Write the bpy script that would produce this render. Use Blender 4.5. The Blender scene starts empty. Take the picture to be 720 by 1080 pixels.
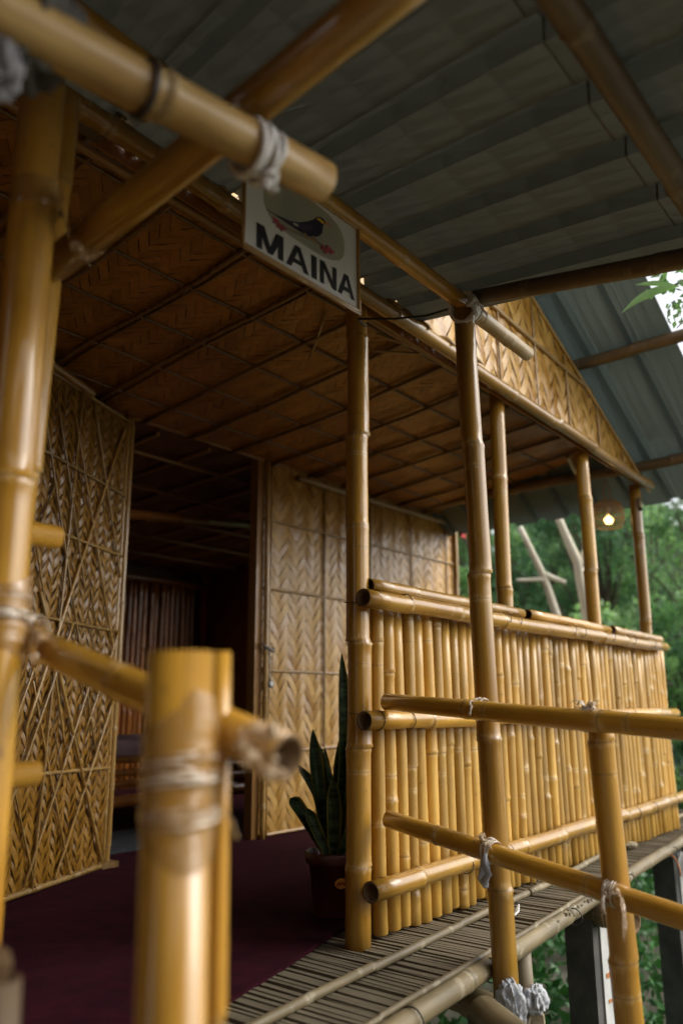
import bpy, bmesh, math, random
import numpy as np
from mathutils import Vector, Matrix, noise

C = bpy.context.scene.collection
S = bpy.context.scene
R = math.radians
V = Vector
random.seed(7)

# ------------------------------------------------------------------ camera, sky, sun, exposure
cam_d = bpy.data.cameras.new('camera'); cam = bpy.data.objects.new('camera', cam_d); C.objects.link(cam)
S.camera = cam
pitch, head, roll = R(13.5), R(39.0), R(-0.3)
fw = V((math.cos(head)*math.cos(pitch), math.sin(head)*math.cos(pitch), math.sin(pitch)))
rt = V((math.sin(head), -math.cos(head), 0)); up = rt.cross(fw)
rt2 = rt*math.cos(roll)+up*math.sin(roll); up2 = up*math.cos(roll)-rt*math.sin(roll)
cam.matrix_world = Matrix(((rt2.x, up2.x, -fw.x, 0), (rt2.y, up2.y, -fw.y, 0), (rt2.z, up2.z, -fw.z, .70), (0, 0, 0, 1)))
cam_d.sensor_fit = 'VERTICAL'; cam_d.sensor_height = 36; cam_d.sensor_width = 24; cam_d.lens = 852/1080*36
cam_d.clip_start = .02; cam_d.clip_end = 500
cam_d.dof.use_dof = True; cam_d.dof.focus_distance = 2.55; cam_d.dof.aperture_fstop = 1.55

SUN_EL, SUN_AZ = R(38), R(-52)            # azimuth measured from +X towards +Y: light from the open side, right of the camera
W = bpy.data.worlds.new('World'); S.world = W; W.use_nodes = True
nt = W.node_tree; bg = nt.nodes['Background']
sky = nt.nodes.new('ShaderNodeTexSky'); sky.sky_type = 'NISHITA'; sky.sun_disc = False
sky.sun_elevation = SUN_EL; sky.sun_rotation = R(90)-SUN_AZ
sky.air_density = 1.2; sky.dust_density = 4.0; sky.ozone_density = 1.0
hs = nt.nodes.new('ShaderNodeHueSaturation'); hs.inputs['Saturation'].default_value = .22
nt.links.new(sky.outputs[0], hs.inputs['Color']); nt.links.new(hs.outputs[0], bg.inputs['Color'])
bg.inputs['Strength'].default_value = .15
sd = bpy.data.lights.new('sun', 'SUN'); sun = bpy.data.objects.new('sun', sd); C.objects.link(sun)
sd.energy = .6; sd.angle = R(35); sd.color = (1, .91, .78)
sdir = V((math.cos(SUN_EL)*math.cos(SUN_AZ), math.cos(SUN_EL)*math.sin(SUN_AZ), math.sin(SUN_EL)))
sun.rotation_euler = sdir.to_track_quat('Z', 'Y').to_euler()
S.view_settings.view_transform = 'Standard'; S.view_settings.look = 'None'
S.view_settings.gamma = 1; S.view_settings.use_curve_mapping = False
S.view_settings.exposure = 0.95
S.render.engine = 'CYCLES'; S.cycles.use_denoising = True
S.cycles.max_bounces = 8; S.cycles.diffuse_bounces = 4; S.cycles.glossy_bounces = 3
S.cycles.caustics_reflective = False; S.cycles.caustics_refractive = False

# ------------------------------------------------------------------ scene-graph helpers
WM = {}
def tag(o, label=None, cat=None, group=None, kind=None):
    if label: o['label'] = label
    if cat: o['category'] = cat
    if group: o['group'] = group
    if kind: o['kind'] = kind
    return o
def link(name, data, M=None, parent=None):
    o = bpy.data.objects.new(name, data); C.objects.link(o)
    M = M or Matrix.Identity(4)
    WM[o] = M
    if parent is not None:
        o.parent = parent; o.matrix_parent_inverse = WM[parent].inverted()
    o.matrix_basis = M
    return o
def thing(name, loc, label, cat, group=None):
    o = link(name, None, Matrix.Translation(V(loc))); o.empty_display_size = .1
    return tag(o, label, cat, group)
def tomesh(name, bm, mats, smooth=True):
    me = bpy.data.meshes.new(name); bm.to_mesh(me); bm.free()
    for m in (mats if isinstance(mats, (list, tuple)) else [mats]): me.materials.append(m)
    if smooth:
        me.polygons.foreach_set('use_smooth', [True]*len(me.polygons))
    return me
def obj(name, bm, mats, parent=None, M=None, smooth=False):
    return link(name, tomesh(name, bm, mats, smooth), M, parent)

# ------------------------------------------------------------------ materials
def N(nt, t, **k):
    n = nt.nodes.new(t)
    for a, b in k.items():
        if a.startswith('i_'): n.inputs[a[2:].replace('_', ' ')].default_value = b
        else: setattr(n, a, b)
    return n
def newmat(name, rough=.6, spec=.5):
    m = bpy.data.materials.new(name); m.use_nodes = True
    nt = m.node_tree; b = nt.nodes['Principled BSDF']
    b.inputs['Roughness'].default_value = rough; b.inputs['Specular IOR Level'].default_value = spec
    return m, nt, b
def ramp(nt, fac, stops):
    r = nt.nodes.new('ShaderNodeValToRGB'); e = r.color_ramp.elements
    while len(e) < len(stops): e.new(.5)
    for i, (p, c) in enumerate(stops):
        e[i].position = p; e[i].color = (*c, 1) if len(c) == 3 else c
    nt.links.new(fac, r.inputs[0]); return r.outputs[0]
def mix(nt, fac, a, b, mode='MIX'):
    n = nt.nodes.new('ShaderNodeMix'); n.data_type = 'RGBA'; n.blend_type = mode
    for s, v in ((n.inputs[0], fac), (n.inputs[6], a), (n.inputs[7], b)):
        if isinstance(v, (int, float)): s.default_value = v
        elif isinstance(v, tuple): s.default_value = (*v, 1)
        else: nt.links.new(v, s)
    return n.outputs[2]
def mth(nt, op, a, b=0.0, c=None):
    n = nt.nodes.new('ShaderNodeMath'); n.operation = op
    for s, v in zip(n.inputs, (a, b) if c is None else (a, b, c)):
        if isinstance(v, (int, float)): s.default_value = v
        else: nt.links.new(v, s)
    return n.outputs[0]
def tex(nt, vec_scale, scale, detail=3, w=None, coord='Object', rough=.5, kind='ShaderNodeTexNoise'):
    tc = nt.nodes.new('ShaderNodeTexCoord'); mp = nt.nodes.new('ShaderNodeMapping')
    mp.inputs['Scale'].default_value = vec_scale
    nt.links.new(tc.outputs[coord], mp.inputs[0])
    n = nt.nodes.new(kind)
    if kind == 'ShaderNodeTexNoise':
        n.noise_dimensions = '4D'; n.inputs['Detail'].default_value = detail; n.inputs['Roughness'].default_value = rough
        if w is not None: nt.links.new(w, n.inputs['W'])
    n.inputs['Scale'].default_value = scale
    nt.links.new(mp.outputs[0], n.inputs['Vector'])
    return n.outputs[0]
def rand(nt, mul=40.):
    oi = nt.nodes.new('ShaderNodeObjectInfo')
    return oi.outputs['Random'], mth(nt, 'MULTIPLY', oi.outputs['Random'], mul)

def bamboo(name, lo, hi, ring, pale, rough=.27, coat=.5, dirt=.25, sat=1.0, patches=.5, grime=.35):
    """cane: local Z runs along it; vertex attribute nd = signed metres to the nearest node"""
    m, nt, b = newmat(name, rough)
    rnd, w = rand(nt)
    streak = tex(nt, (1, 1, .045), 60, 4, w, rough=.65)
    blotch = tex(nt, (1, 1, .35), 9, 3, w)
    col = ramp(nt, blotch, [(.3, lo), (.7, hi)])
    col = mix(nt, mth(nt, 'MULTIPLY', ramp(nt, streak, [(.35, (0, 0, 0)), (.7, (1, 1, 1))]), .55), col, tuple(c*.60 for c in lo))
    rn2 = mth(nt, 'MULTIPLY_ADD', rnd, .50, .72)
    cb = nt.nodes.new('ShaderNodeCombineColor')
    for i in range(3): nt.links.new(rn2, cb.inputs[i])
    col = mix(nt, 1.0, col, cb.outputs[0], 'MULTIPLY')
    at = N(nt, 'ShaderNodeAttribute', attribute_name='nd')
    nd = at.outputs['Fac']; ab = mth(nt, 'ABSOLUTE', nd)
    # pale scuffed skin beside the node
    sc = tex(nt, (1, 1, .25), 45, 5, w, rough=.7)
    band = ramp(nt, ab, [(.0, (1, 1, 1)), (.085, (0, 0, 0))])
    pf = ramp(nt, mth(nt, 'MULTIPLY', band, sc), [(.42, (0, 0, 0)), (.52, (1, 1, 1))])
    col = mix(nt, mth(nt, 'MULTIPLY', pf, patches), col, pale)
    sc2 = tex(nt, (1, 1, .012), 130, 3, w, rough=.5)
    col = mix(nt, mth(nt, 'MULTIPLY', ramp(nt, sc2, [(.66, (0, 0, 0)), (.74, (1, 1, 1))]), .45*patches/.5), col, pale)
    # dark ring and spots
    rg = ramp(nt, ab, [(.0012, (1, 1, 1)), (.0045, (0, 0, 0))])
    col = mix(nt, mth(nt, 'MULTIPLY', rg, .55), col, ring)
    sp = tex(nt, (1, 1, .6), 55, 2, w)
    spf = ramp(nt, sp, [(.70, (0, 0, 0)), (.78, (1, 1, 1))])
    col = mix(nt, mth(nt, 'MULTIPLY', spf, .6), col, ring)
    dn = ramp(nt, tex(nt, (1, 1, .3), 14, 6, w, rough=.75), [(.5, (0, 0, 0)), (.8, (1, 1, 1))])
    col = mix(nt, mth(nt, 'MULTIPLY', dn, dirt), col, tuple(c*.35 for c in lo))
    gm = tex(nt, (1, 1, .5), 5.5, 8, w, rough=.8)
    col = mix(nt, mth(nt, 'MULTIPLY', ramp(nt, gm, [(.54, (0, 0, 0)), (.66, (1, 1, 1))]), grime), col, (.16, .12, .07))
    nt.links.new(col, b.inputs['Base Color'])
    rr = mth(nt, 'MULTIPLY_ADD', sc, .35, rough-.14)
    nt.links.new(rr, b.inputs['Roughness'])
    b.inputs['Coat Weight'].default_value = coat; b.inputs['Coat Roughness'].default_value = .07
    bp = nt.nodes.new('ShaderNodeBump'); bp.inputs['Strength'].default_value = .25; bp.inputs['Distance'].default_value = .002
    nt.links.new(streak, bp.inputs['Height']); nt.links.new(bp.outputs[0], b.inputs['Normal'])
    return m
def plain(name, c1, c2, scale=8, rough=.7, vs=(1, 1, 1), bump=.2, bd=.01, spec=.5, detail=5, metallic=0, coat=0):
    m, nt, b = newmat(name, rough, spec)
    rnd, w = rand(nt)
    t = tex(nt, vs, scale, detail, w, rough=.6)
    nt.links.new(ramp(nt, t, [(.3, c1), (.7, c2)]), b.inputs['Base Color'])
    if bump:
        bp = nt.nodes.new('ShaderNodeBump'); bp.inputs['Strength'].default_value = bump; bp.inputs['Distance'].default_value = bd
        nt.links.new(t, bp.inputs['Height']); nt.links.new(bp.outputs[0], b.inputs['Normal'])
    b.inputs['Metallic'].default_value = metallic; b.inputs['Coat Weight'].default_value = coat
    return m

M_amber = bamboo('varnished_bamboo', (.36, .172, .016), (.57, .315, .040), (.10, .045, .012), (.68, .50, .24), rough=.28, coat=.6, patches=.35)
M_slim = bamboo('varnished_slim_bamboo', (.44, .240, .036), (.64, .385, .080), (.14, .06, .016), (.72, .55, .28), rough=.38, coat=.2, patches=.5)
M_red = bamboo('dark_red_bamboo', (.34, .115, .020), (.48, .18, .035), (.03, .01, .005), (.22, .09, .04))
M_honey = bamboo('pale_honey_bamboo', (.33, .18, .040), (.58, .41, .16), (.06, .035, .015), (.6, .5, .3), rough=.4, coat=.15, dirt=.35, patches=.4)
M_raw = bamboo('raw_weathered_bamboo', (.13, .10, .05), (.27, .21, .11), (.05, .035, .02), (.45, .40, .28), rough=.5, coat=0, dirt=.6)
M_brown = bamboo('old_brown_bamboo', (.13, .085, .04), (.25, .165, .085), (.03, .02, .01), (.30, .22, .13), rough=.5, coat=.1, dirt=.6)
M_pale = bamboo('pale_raw_bamboo', (.36, .25, .12), (.50, .38, .20), (.10, .06, .03), (.6, .5, .35), rough=.4, coat=.15, dirt=.4)
M_inner = plain('bamboo_cut', (.10, .055, .02), (.22, .13, .055), 30, .8)
M_innerp = plain('bamboo_cut_pale', (.20, .17, .11), (.34, .28, .18), 30, .8)

def woven(name, lo, hi, rough=.45, coat=.25, gloss=.5):
    m, nt, b = newmat(name, rough)
    at = N(nt, 'ShaderNodeAttribute', attribute_name='rv')
    rnd, w = rand(nt)
    col = ramp(nt, at.outputs['Fac'], [(.0, lo), (1., hi)])
    big = tex(nt, (1, 1, 1), 2.3, 5, w, rough=.65)
    col = mix(nt, ramp(nt, big, [(.35, (0, 0, 0)), (.72, (.55, .55, .55))]), col, tuple(c*.5 for c in lo))
    fine = tex(nt, (1, 1, 1), 70, 3, w)
    col = mix(nt, ramp(nt, fine, [(.45, (0, 0, 0)), (.8, (.5, .5, .5))]), col, tuple(c*.45 for c in lo))
    nt.links.new(col, b.inputs['Base Color'])
    nt.links.new(mth(nt, 'MULTIPLY_ADD', at.outputs['Fac'], .25, rough-.12), b.inputs['Roughness'])
    b.inputs['Coat Weight'].default_value = coat; b.inputs['Coat Roughness'].default_value = .2
    bp = nt.nodes.new('ShaderNodeBump'); bp.inputs['Strength'].default_value = .3; bp.inputs['Distance'].default_value = .003
    nt.links.new(fine, bp.inputs['Height']); nt.links.new(bp.outputs[0], b.inputs['Normal'])
    return m
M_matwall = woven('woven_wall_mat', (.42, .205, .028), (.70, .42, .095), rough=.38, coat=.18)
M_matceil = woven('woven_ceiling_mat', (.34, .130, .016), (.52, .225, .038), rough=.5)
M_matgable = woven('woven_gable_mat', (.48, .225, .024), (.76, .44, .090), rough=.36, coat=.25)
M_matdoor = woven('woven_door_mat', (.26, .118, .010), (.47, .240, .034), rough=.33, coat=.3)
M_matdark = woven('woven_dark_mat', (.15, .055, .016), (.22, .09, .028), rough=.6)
M_batten = bamboo('split_batten', (.36, .20, .045), (.52, .32, .095), (.12, .06, .02), (.6, .45, .25), dirt=.2)
M_battenc = bamboo('ceiling_batten', (.32, .155, .04), (.50, .27, .09), (.05, .02, .01), (.4, .25, .12), coat=.2)

def steel(k=(1, 1, 1)):
    m, nt, b = newmat('galvanised_sheet', .5)
    rnd, w = rand(nt)
    a = tex(nt, (1, 1, 1), 1.1, 3, w, rough=.45); s = tex(nt, (9, .25, 1), 6, 5, w, rough=.7)
    col = ramp(nt, a, [(.3, (.105*k[0], .110*k[1], .094*k[2])), (.75, (.145*k[0], .150*k[1], .128*k[2]))])
    col = mix(nt, ramp(nt, s, [(.58, (0, 0, 0)), (.70, (.35, .35, .35))]), col, (.22, .23, .19))
    nt.links.new(col, b.inputs['Base Color']); b.inputs['Metallic'].default_value = .25
    nt.links.new(mth(nt, 'MULTIPLY_ADD', s, .3, .38), b.inputs['Roughness'])
    return m
M_steel = steel((1.12, 1.12, 1.12)); M_steel_lit = steel((1.65, 1.85, 2.05))  # house roof copy is paler and bluer, its daylight put into the colour
M_carpet = plain('maroon_carpet', (.016, .0022, .005), (.036, .0045, .010), 14, 1., bump=.5, bd=.004, spec=.08)
_nt = M_carpet.node_tree; _b = _nt.nodes['Principled BSDF']; _src = _b.inputs['Base Color'].links[0].from_socket
_l = ramp(_nt, tex(_nt, (1, 1, 1), 190, 1), [(.775, (0, 0, 0)), (.80, (1, 1, 1))])
_w = ramp(_nt, tex(_nt, (1, 2.2, 1), 1.7, 4), [(.4, (0, 0, 0)), (.7, (1, 1, 1))])
_nt.links.new(mix(_nt, mth(_nt, 'MULTIPLY', _l, .35), mix(_nt, mth(_nt, 'MULTIPLY', _w, .5), _src, (.050, .010, .016)), (.30, .25, .22)), _b.inputs['Base Color'])
M_deckslat = plain('weathered_split_slats', (.085, .066, .040), (.175, .145, .090), 7, .8, vs=(12, 1, 6), bump=.4, bd=.003)
M_soil = plain('soil', (.022, .02, .012), (.06, .05, .03), 6, .95, bump=.6, bd=.03)
M_conc = plain('old_concrete', (.045, .045, .042), (.11, .105, .095), 9, .9, bump=.5)
M_concp = plain('pale_concrete', (.40, .41, .40), (.58, .58, .55), 12, .8)
M_rust = plain('orange_smear', (.35, .12, .03), (.50, .2, .06), 30, .8)
M_wire = plain('dark_wire', (.012, .010, .010), (.04, .03, .025), 30, .5)
def plastic():
    m, nt, b = newmat('clear_tie_film', .18)
    rnd, w = rand(nt); t = tex(nt, (1, 1, 1), 45, 4, w, rough=.7)
    nt.links.new(ramp(nt, t, [(.35, (.42, .23, .06)), (.65, (.74, .60, .42))]), b.inputs['Base Color'])  # the paler patches paint white highlights into the film colour
    b.inputs['Coat Weight'].default_value = .8; b.inputs['Coat Roughness'].default_value = .1
    tr = nt.nodes.new('ShaderNodeBsdfTransparent'); mx = nt.nodes.new('ShaderNodeMixShader')
    nt.links.new(ramp(nt, t, [(.42, (.25, .25, .25)), (.72, (.75, .75, .75))]), mx.inputs[0])
    nt.links.new(tr.outputs[0], mx.inputs[1]); nt.links.new(b.outputs[0], mx.inputs[2]); nt.links.new(mx.outputs[0], nt.nodes['Material Output'].inputs['Surface'])
    return m
M_film = plastic()
def clearfilm():
    m, nt, b = newmat('clear_wrap', .12)
    rnd, w = rand(nt); t = tex(nt, (1, 1, 3), 40, 4, w, rough=.7)
    nt.links.new(ramp(nt, t, [(.45, (.40, .21, .05)), (.75, (.62, .46, .26))]), b.inputs['Base Color'])
    b.inputs['Coat Weight'].default_value = 1; b.inputs['Coat Roughness'].default_value = .05
    tr = nt.nodes.new('ShaderNodeBsdfTransparent'); mx = nt.nodes.new('ShaderNodeMixShader'); mx.inputs[0].default_value = .45
    nt.links.new(tr.outputs[0], mx.inputs[1]); nt.links.new(b.outputs[0], mx.inputs[2]); nt.links.new(mx.outputs[0], nt.nodes['Material Output'].inputs['Surface'])
    return m
M_clear = clearfilm()
M_filmw = plain('pale_film', (.50, .38, .26), (.74, .68, .58), 50, .25, coat=.8, bump=.2, bd=.003)
M_white = plain('white_rag', (.55, .54, .52), (.75, .74, .71), 20, .85, bump=.3)
M_bluerag = plain('pale_blue_rag', (.34, .36, .39), (.50, .52, .54), 18, .85, bump=.4)
M_greyrag = plain('dark_grey_rag', (.06, .058, .055), (.12, .115, .105), 12, .9, bump=.4)
M_greyrag2 = plain('mid_grey_rag', (.14, .14, .145), (.24, .24, .245), 12, .9, bump=.4)
M_rope = plain('jute_rope', (.35, .27, .17), (.5, .4, .28), 80, .9)

# ------------------------------------------------------------------ geometry helpers
def frame(p0, p1):
    d = V(p1)-V(p0); q = d.to_track_quat('Z', 'Y')
    return Matrix.Translation(V(p0)) @ q.to_matrix().to_4x4(), d.length
def cane(name, p0, p1, r0, r1=None, mat=None, parent=None, sp=.28, seg=14, bow=.006, open0=True, open1=True, off=None, inner=None, rng=random, kink=.0015, label=None):
    r1 = r0 if r1 is None else r1
    M, L = frame(p0, p1)
    off = rng.uniform(.05, sp) if off is None else off
    nodes = []; z = off
    while z < L-.02:
        nodes.append(z); z += sp*rng.uniform(.85, 1.15)
    zs = {0.0: 1., L: 1.}
    for n in nodes:
        for dz, k in ((-.045, 1.0), (-.014, 1.008), (-.005, 1.045), (0, 1.012), (.005, 1.035), (.014, 1.004), (.045, .995)):
            if 0.003 < n+dz < L-.003: zs[n+dz] = k
    prev = 0
    for n in nodes+[L]:
        mid = (prev+n)/2
        if n-prev > .12: zs[mid] = .985
        prev = n
    keys = sorted(zs)
    ax, ay = rng.uniform(-1, 1)*bow, rng.uniform(-1, 1)*bow
    ph = rng.uniform(0, 9)
    if r0 > .029 and kink == .0015: kink = .003
    bu = 1.7 if r0 > .026 else 1.0
    zs = {z: (1+(k_-1)*(bu*(.7+.6*rng.random()) if k_ > 1 else 1)) for z, k_ in zs.items()}
    bm = bmesh.new(); lay = bm.verts.layers.float.new('nd')
    def ring(z, r, nd):
        t = z/L; b = 4*t*(1-t)
        k = sum(1 for n in nodes if n < z)
        cx = ax*b+kink*math.sin(k*2.1+ph); cy = ay*b+kink*math.cos(k*1.7+ph)
        out = []
        for i in range(seg):
            a = 2*math.pi*i/seg
            v = bm.verts.new((cx+r*math.cos(a), cy+r*math.sin(a), z)); v[lay] = nd; out.append(v)
        return out
    rings = []
    for z in keys:
        nd = min((z-n for n in nodes), key=abs) if nodes else 1.
        rings.append(ring(z, (r0+(r1-r0)*z/L)*zs[z], nd))
    def bridge(A, B, mi=0):
        for i in range(seg):
            f = bm.faces.new((A[i], A[(i+1) % seg], B[(i+1) % seg], B[i])); f.material_index = mi; f.smooth = True
    for A, B in zip(rings, rings[1:]): bridge(A, B)
    for end, op in ((0, open0), (1, open1)):
        z = L if end else 0.; r = r1 if end else r0; A = rings[-1] if end else rings[0]
        s = -1 if end else 1
        if op:
            I = ring(z, r*.80, 1.); I2 = ring(z+s*min(.09, L*.3), r*.78, 1.)
            if end: bridge(A, I, 1); bridge(I, I2, 1); bm.faces.new(I2).material_index = 1
            else: bridge(I, A, 1); bridge(I2, I, 1); bm.faces.new(I2[::-1]).material_index = 1
        else:
            q = ring(z-s*r*.22, r*.72, 1.); bm.faces.new(q if end else q[::-1])
            if end: bridge(A, q)
            else: bridge(q, A)
    bmesh.ops.recalc_face_normals(bm, faces=bm.faces)
    mat = mat or M_amber
    o = link(name, tomesh(name, bm, [mat, inner or M_inner], smooth=False), M, parent)
    if label: o['label'] = label
    return o
def tube(bm, pts, r, seg=6, flat=1., close=True, mi=0):
    pts = [V(p) for p in pts]; n = len(pts); prev = None; upv = V((0, 0, 1))
    nrm = None
    for i, p in enumerate(pts):
        t = (pts[min(i+1, n-1)]-pts[max(i-1, 0)])
        t = t.normalized() if t.length > 1e-9 else V((0, 0, 1))
        if nrm is None:
            nrm = t.cross(upv)
            if nrm.length < .1: nrm = t.cross(V((1, 0, 0)))
        nrm = (nrm-t*nrm.dot(t)).normalized(); bn = t.cross(nrm)
        rr = r[i] if isinstance(r, (list, tuple)) else r
        ring = [bm.verts.new(p+nrm*rr*math.cos(2*math.pi*k/seg)+bn*rr*flat*math.sin(2*math.pi*k/seg)) for k in range(seg)]
        if prev:
            for k in range(seg):
                f = bm.faces.new((prev[k], prev[(k+1) % seg], ring[(k+1) % seg], ring[k])); f.smooth = True; f.material_index = mi
        elif close:
            bm.faces.new(ring[::-1]).material_index = mi
        prev = ring
    if close: bm.faces.new(prev).material_index = mi
def box(bm, c, s, M=None, mi=0):
    v = [bm.verts.new((M or Matrix.Identity(4)) @ V((c[0]+s[0]*a/2, c[1]+s[1]*b/2, c[2]+s[2]*d/2))) for a in (-1, 1) for b in (-1, 1) for d in (-1, 1)]
    for q in ((0, 1, 3, 2), (4, 6, 7, 5), (0, 4, 5, 1), (2, 3, 7, 6), (0, 2, 6, 4), (1, 5, 7, 3)):
        bm.faces.new([v[i] for i in q]).material_index = mi
    return v
def wrap(name, c, axis, r, turns, sr, mat, parent=None, width=.02, flat=.5, tails=2, tail=.06, knot=.012, seed=0, side=None, label=None, jit=.25, second=None):
    """lashing: strands wound round a cane at c, knotted at `side`, with loose tails"""
    rng = random.Random(seed); q = V(axis).to_track_quat('Z', 'Y').to_matrix()
    bm = bmesh.new(); c = V(c)
    a0 = rng.uniform(0, 6.28); n = 16*turns
    for s in range(2 if turns > 1 else 1):
        pts = []
        for i in range(n+1):
            a = a0+2*math.pi*i/16; t = i/n
            w = (abs((t*2+s*.5) % 2-1)-.5)*width+rng.uniform(-1, 1)*sr*jit
            k = r+sr*.5+sr*.8*(i//16 % 2)+rng.uniform(0, sr)*jit
            pts.append(c+q @ V((k*math.cos(a), k*math.sin(a), w)))
        tube(bm, pts, sr, 6, flat)
    sd = V(side).normalized() if side is not None else q @ V((1, 0, 0))
    kc = c+sd*(r+sr)
    if knot:
        for j in range(6):
            pts = []; a1 = V([rng.gauss(0, 1) for _ in range(3)]).normalized(); a2 = a1.orthogonal().normalized(); a3 = a1.cross(a2)
            kr = knot*rng.uniform(.5, 1)
            for i in range(10):
                a = 2*math.pi*i/9
                pts.append(kc+a2*kr*math.cos(a)+a3*kr*.7*math.sin(a)+V([rng.uniform(-1, 1)*knot*.15]*3))
            tube(bm, pts, sr*rng.uniform(.8, 1.3), 6, flat)
    for j in range(tails):
        d = (sd*.6+V((rng.uniform(-.6, .6), rng.uniform(-.6, .6), rng.uniform(-.2, .9)))).normalized(); p = kc.copy(); pts = [p.copy()]
        for i in range(7):
            d = (d+V((rng.uniform(-.3, .3), rng.uniform(-.3, .3), -.42))).normalized(); p = p+d*tail/7; pts.append(p.copy())
        tube(bm, pts, [sr*(1.0+1.1*math.sin(i*1.1+j)**2) for i in range(8)], 6, .25)
    o = obj(name, bm, mat, parent)
    if label and parent is None: tag(o, label, second or 'tie')
    return o
def rag(name, c, size, mat, seed=0, parent=None, stretch=(1, 1, 1), amp=.45, sub=5):
    amp *= .6
    bm = bmesh.new(); bmesh.ops.create_icosphere(bm, subdivisions=sub, radius=1.)
    off = V((seed*3.1, seed*1.7, seed*.9))
    for v in bm.verts:
        d = v.co.normalized()
        f = 1-abs(noise.noise(V((d.x*2.6, d.y*2.6, d.z*.9))+off))*2*amp-abs(noise.noise(V((d.x*4.6, d.y*4.6, d.z*1.6))+off))*amp*.9
        v.co = V(c)+V((d.x*stretch[0], d.y*stretch[1], d.z*stretch[2]))*size*f*1.15
    return obj(name, bm, mat, parent, smooth=True)
def mat_mesh(bm, O, U, Vv, w, h, strip=.042, n=3, clip=None, lift=.0035, rng=random, ang=45., mi=0, gap=.93):
    """2-D twill weave of split-bamboo strips as real over/under strips on the rectangle O + u*U + v*V (w x h)"""
    U = V(U).normalized(); Vv = V(Vv).normalized(); Nn = U.cross(Vv)
    lay = bm.verts.layers.float.get('rv') or bm.verts.layers.float.new('rv')
    ca, sa = math.cos(R(ang)), math.sin(R(ang))
    A = (ca, sa); B = (-ca, sa)      # the two strip directions; lattice point = strip*(i*A + j*B)
    # i*ca - j*ca = u/strip ; (i+j)*sa = v/strip
    imax = int((w/ca+h/sa)/strip/2)+n+2; jmin = -int(w/ca/strip/2)-n-2; jmax = int(h/sa/strip)+n+2
    def pt(i, j, z): return V(O)+U*(strip*(i-j)*ca)+Vv*(strip*(i+j)*sa)+Nn*z
    tilt = {}
    def add(i, j, di):
        # float starting at lattice cell (i,j), running n cells along A (di=1) or B (di=0)
        cu = strip*((i+(n/2 if di else .5))-(j+(.5 if di else n/2)))*ca; cv = strip*((i+(n/2 if di else .5))+(j+(.5 if di else n/2)))*sa
        m = strip*n
        if cu < -m or cu > w+m or cv < -m or cv > h+m: return
        key = (di, j if di else i)
        if key not in tilt: tilt[key] = (rng.random() if rng.random() > .06 else -1., rng.uniform(-1, 1)*.0016)
        rv = min(1, max(0, tilt[key][0]*.6+rng.random()*.4)); tz = tilt[key][1]
        g = (1-gap)/2*rng.choice((.4, 1, 1, 1.8)); K = 4; rows = []
        wob = rng.uniform(-.06, .06)
        for k in range(K+1):
            t = k/K; z = lift*math.sin(math.pi*t)**.7*1.3 if 0 < t < 1 else -lift*.5
            row = []
            for s in (g, .5, 1-g):
                zz = z+(.0008 if s == .5 else 0)+tz*(s-.5)*2
                if di: p = pt(i-.12+t*(n+.24), j+s+wob*(t-.5)*.5, zz)
                else: p = pt(i+s+wob*(t-.5)*.5, j-.12+t*(n+.24), zz)
                v = bm.verts.new(p); v[lay] = rv; row.append(v)
            rows.append(row)
        for a, b in zip(rows, rows[1:]):
            for k in range(2):
                f = bm.faces.new((a[k], a[k+1], b[k+1], b[k])); f.smooth = True; f.material_index = mi
    for i in range(-n-2, imax+jmax+2):
        for j in range(jmin, jmax+2):
            s = (i-j) % (2*n)
            if s == 0: add(i, j, 1)
            if s == 2*n-1: add(i, j, 0)
    planes = [(V(O), -U), (V(O)+U*w, U), (V(O), -Vv), (V(O)+Vv*h, Vv)]+(clip or [])
    for co, no in planes:
        g = bm.verts[:]+bm.edges[:]+bm.faces[:]
        bmesh.ops.bisect_plane(bm, geom=g, plane_co=co, plane_no=no, clear_outer=True)
    # dark backing sheet just behind, so no light leaks between strips
    return bm
def sheet(bm, pts, thick, nrm, mi=0):
    a = [bm.verts.new(V(p)) for p in pts]; b = [bm.verts.new(V(p)+V(nrm)*thick) for p in pts]
    n = len(a)
    bm.faces.new(a).material_index = mi; bm.faces.new(b[::-1]).material_index = mi
    for i in range(n): bm.faces.new((a[i], b[i], b[(i+1) % n], a[(i+1) % n])).material_index = mi
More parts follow.
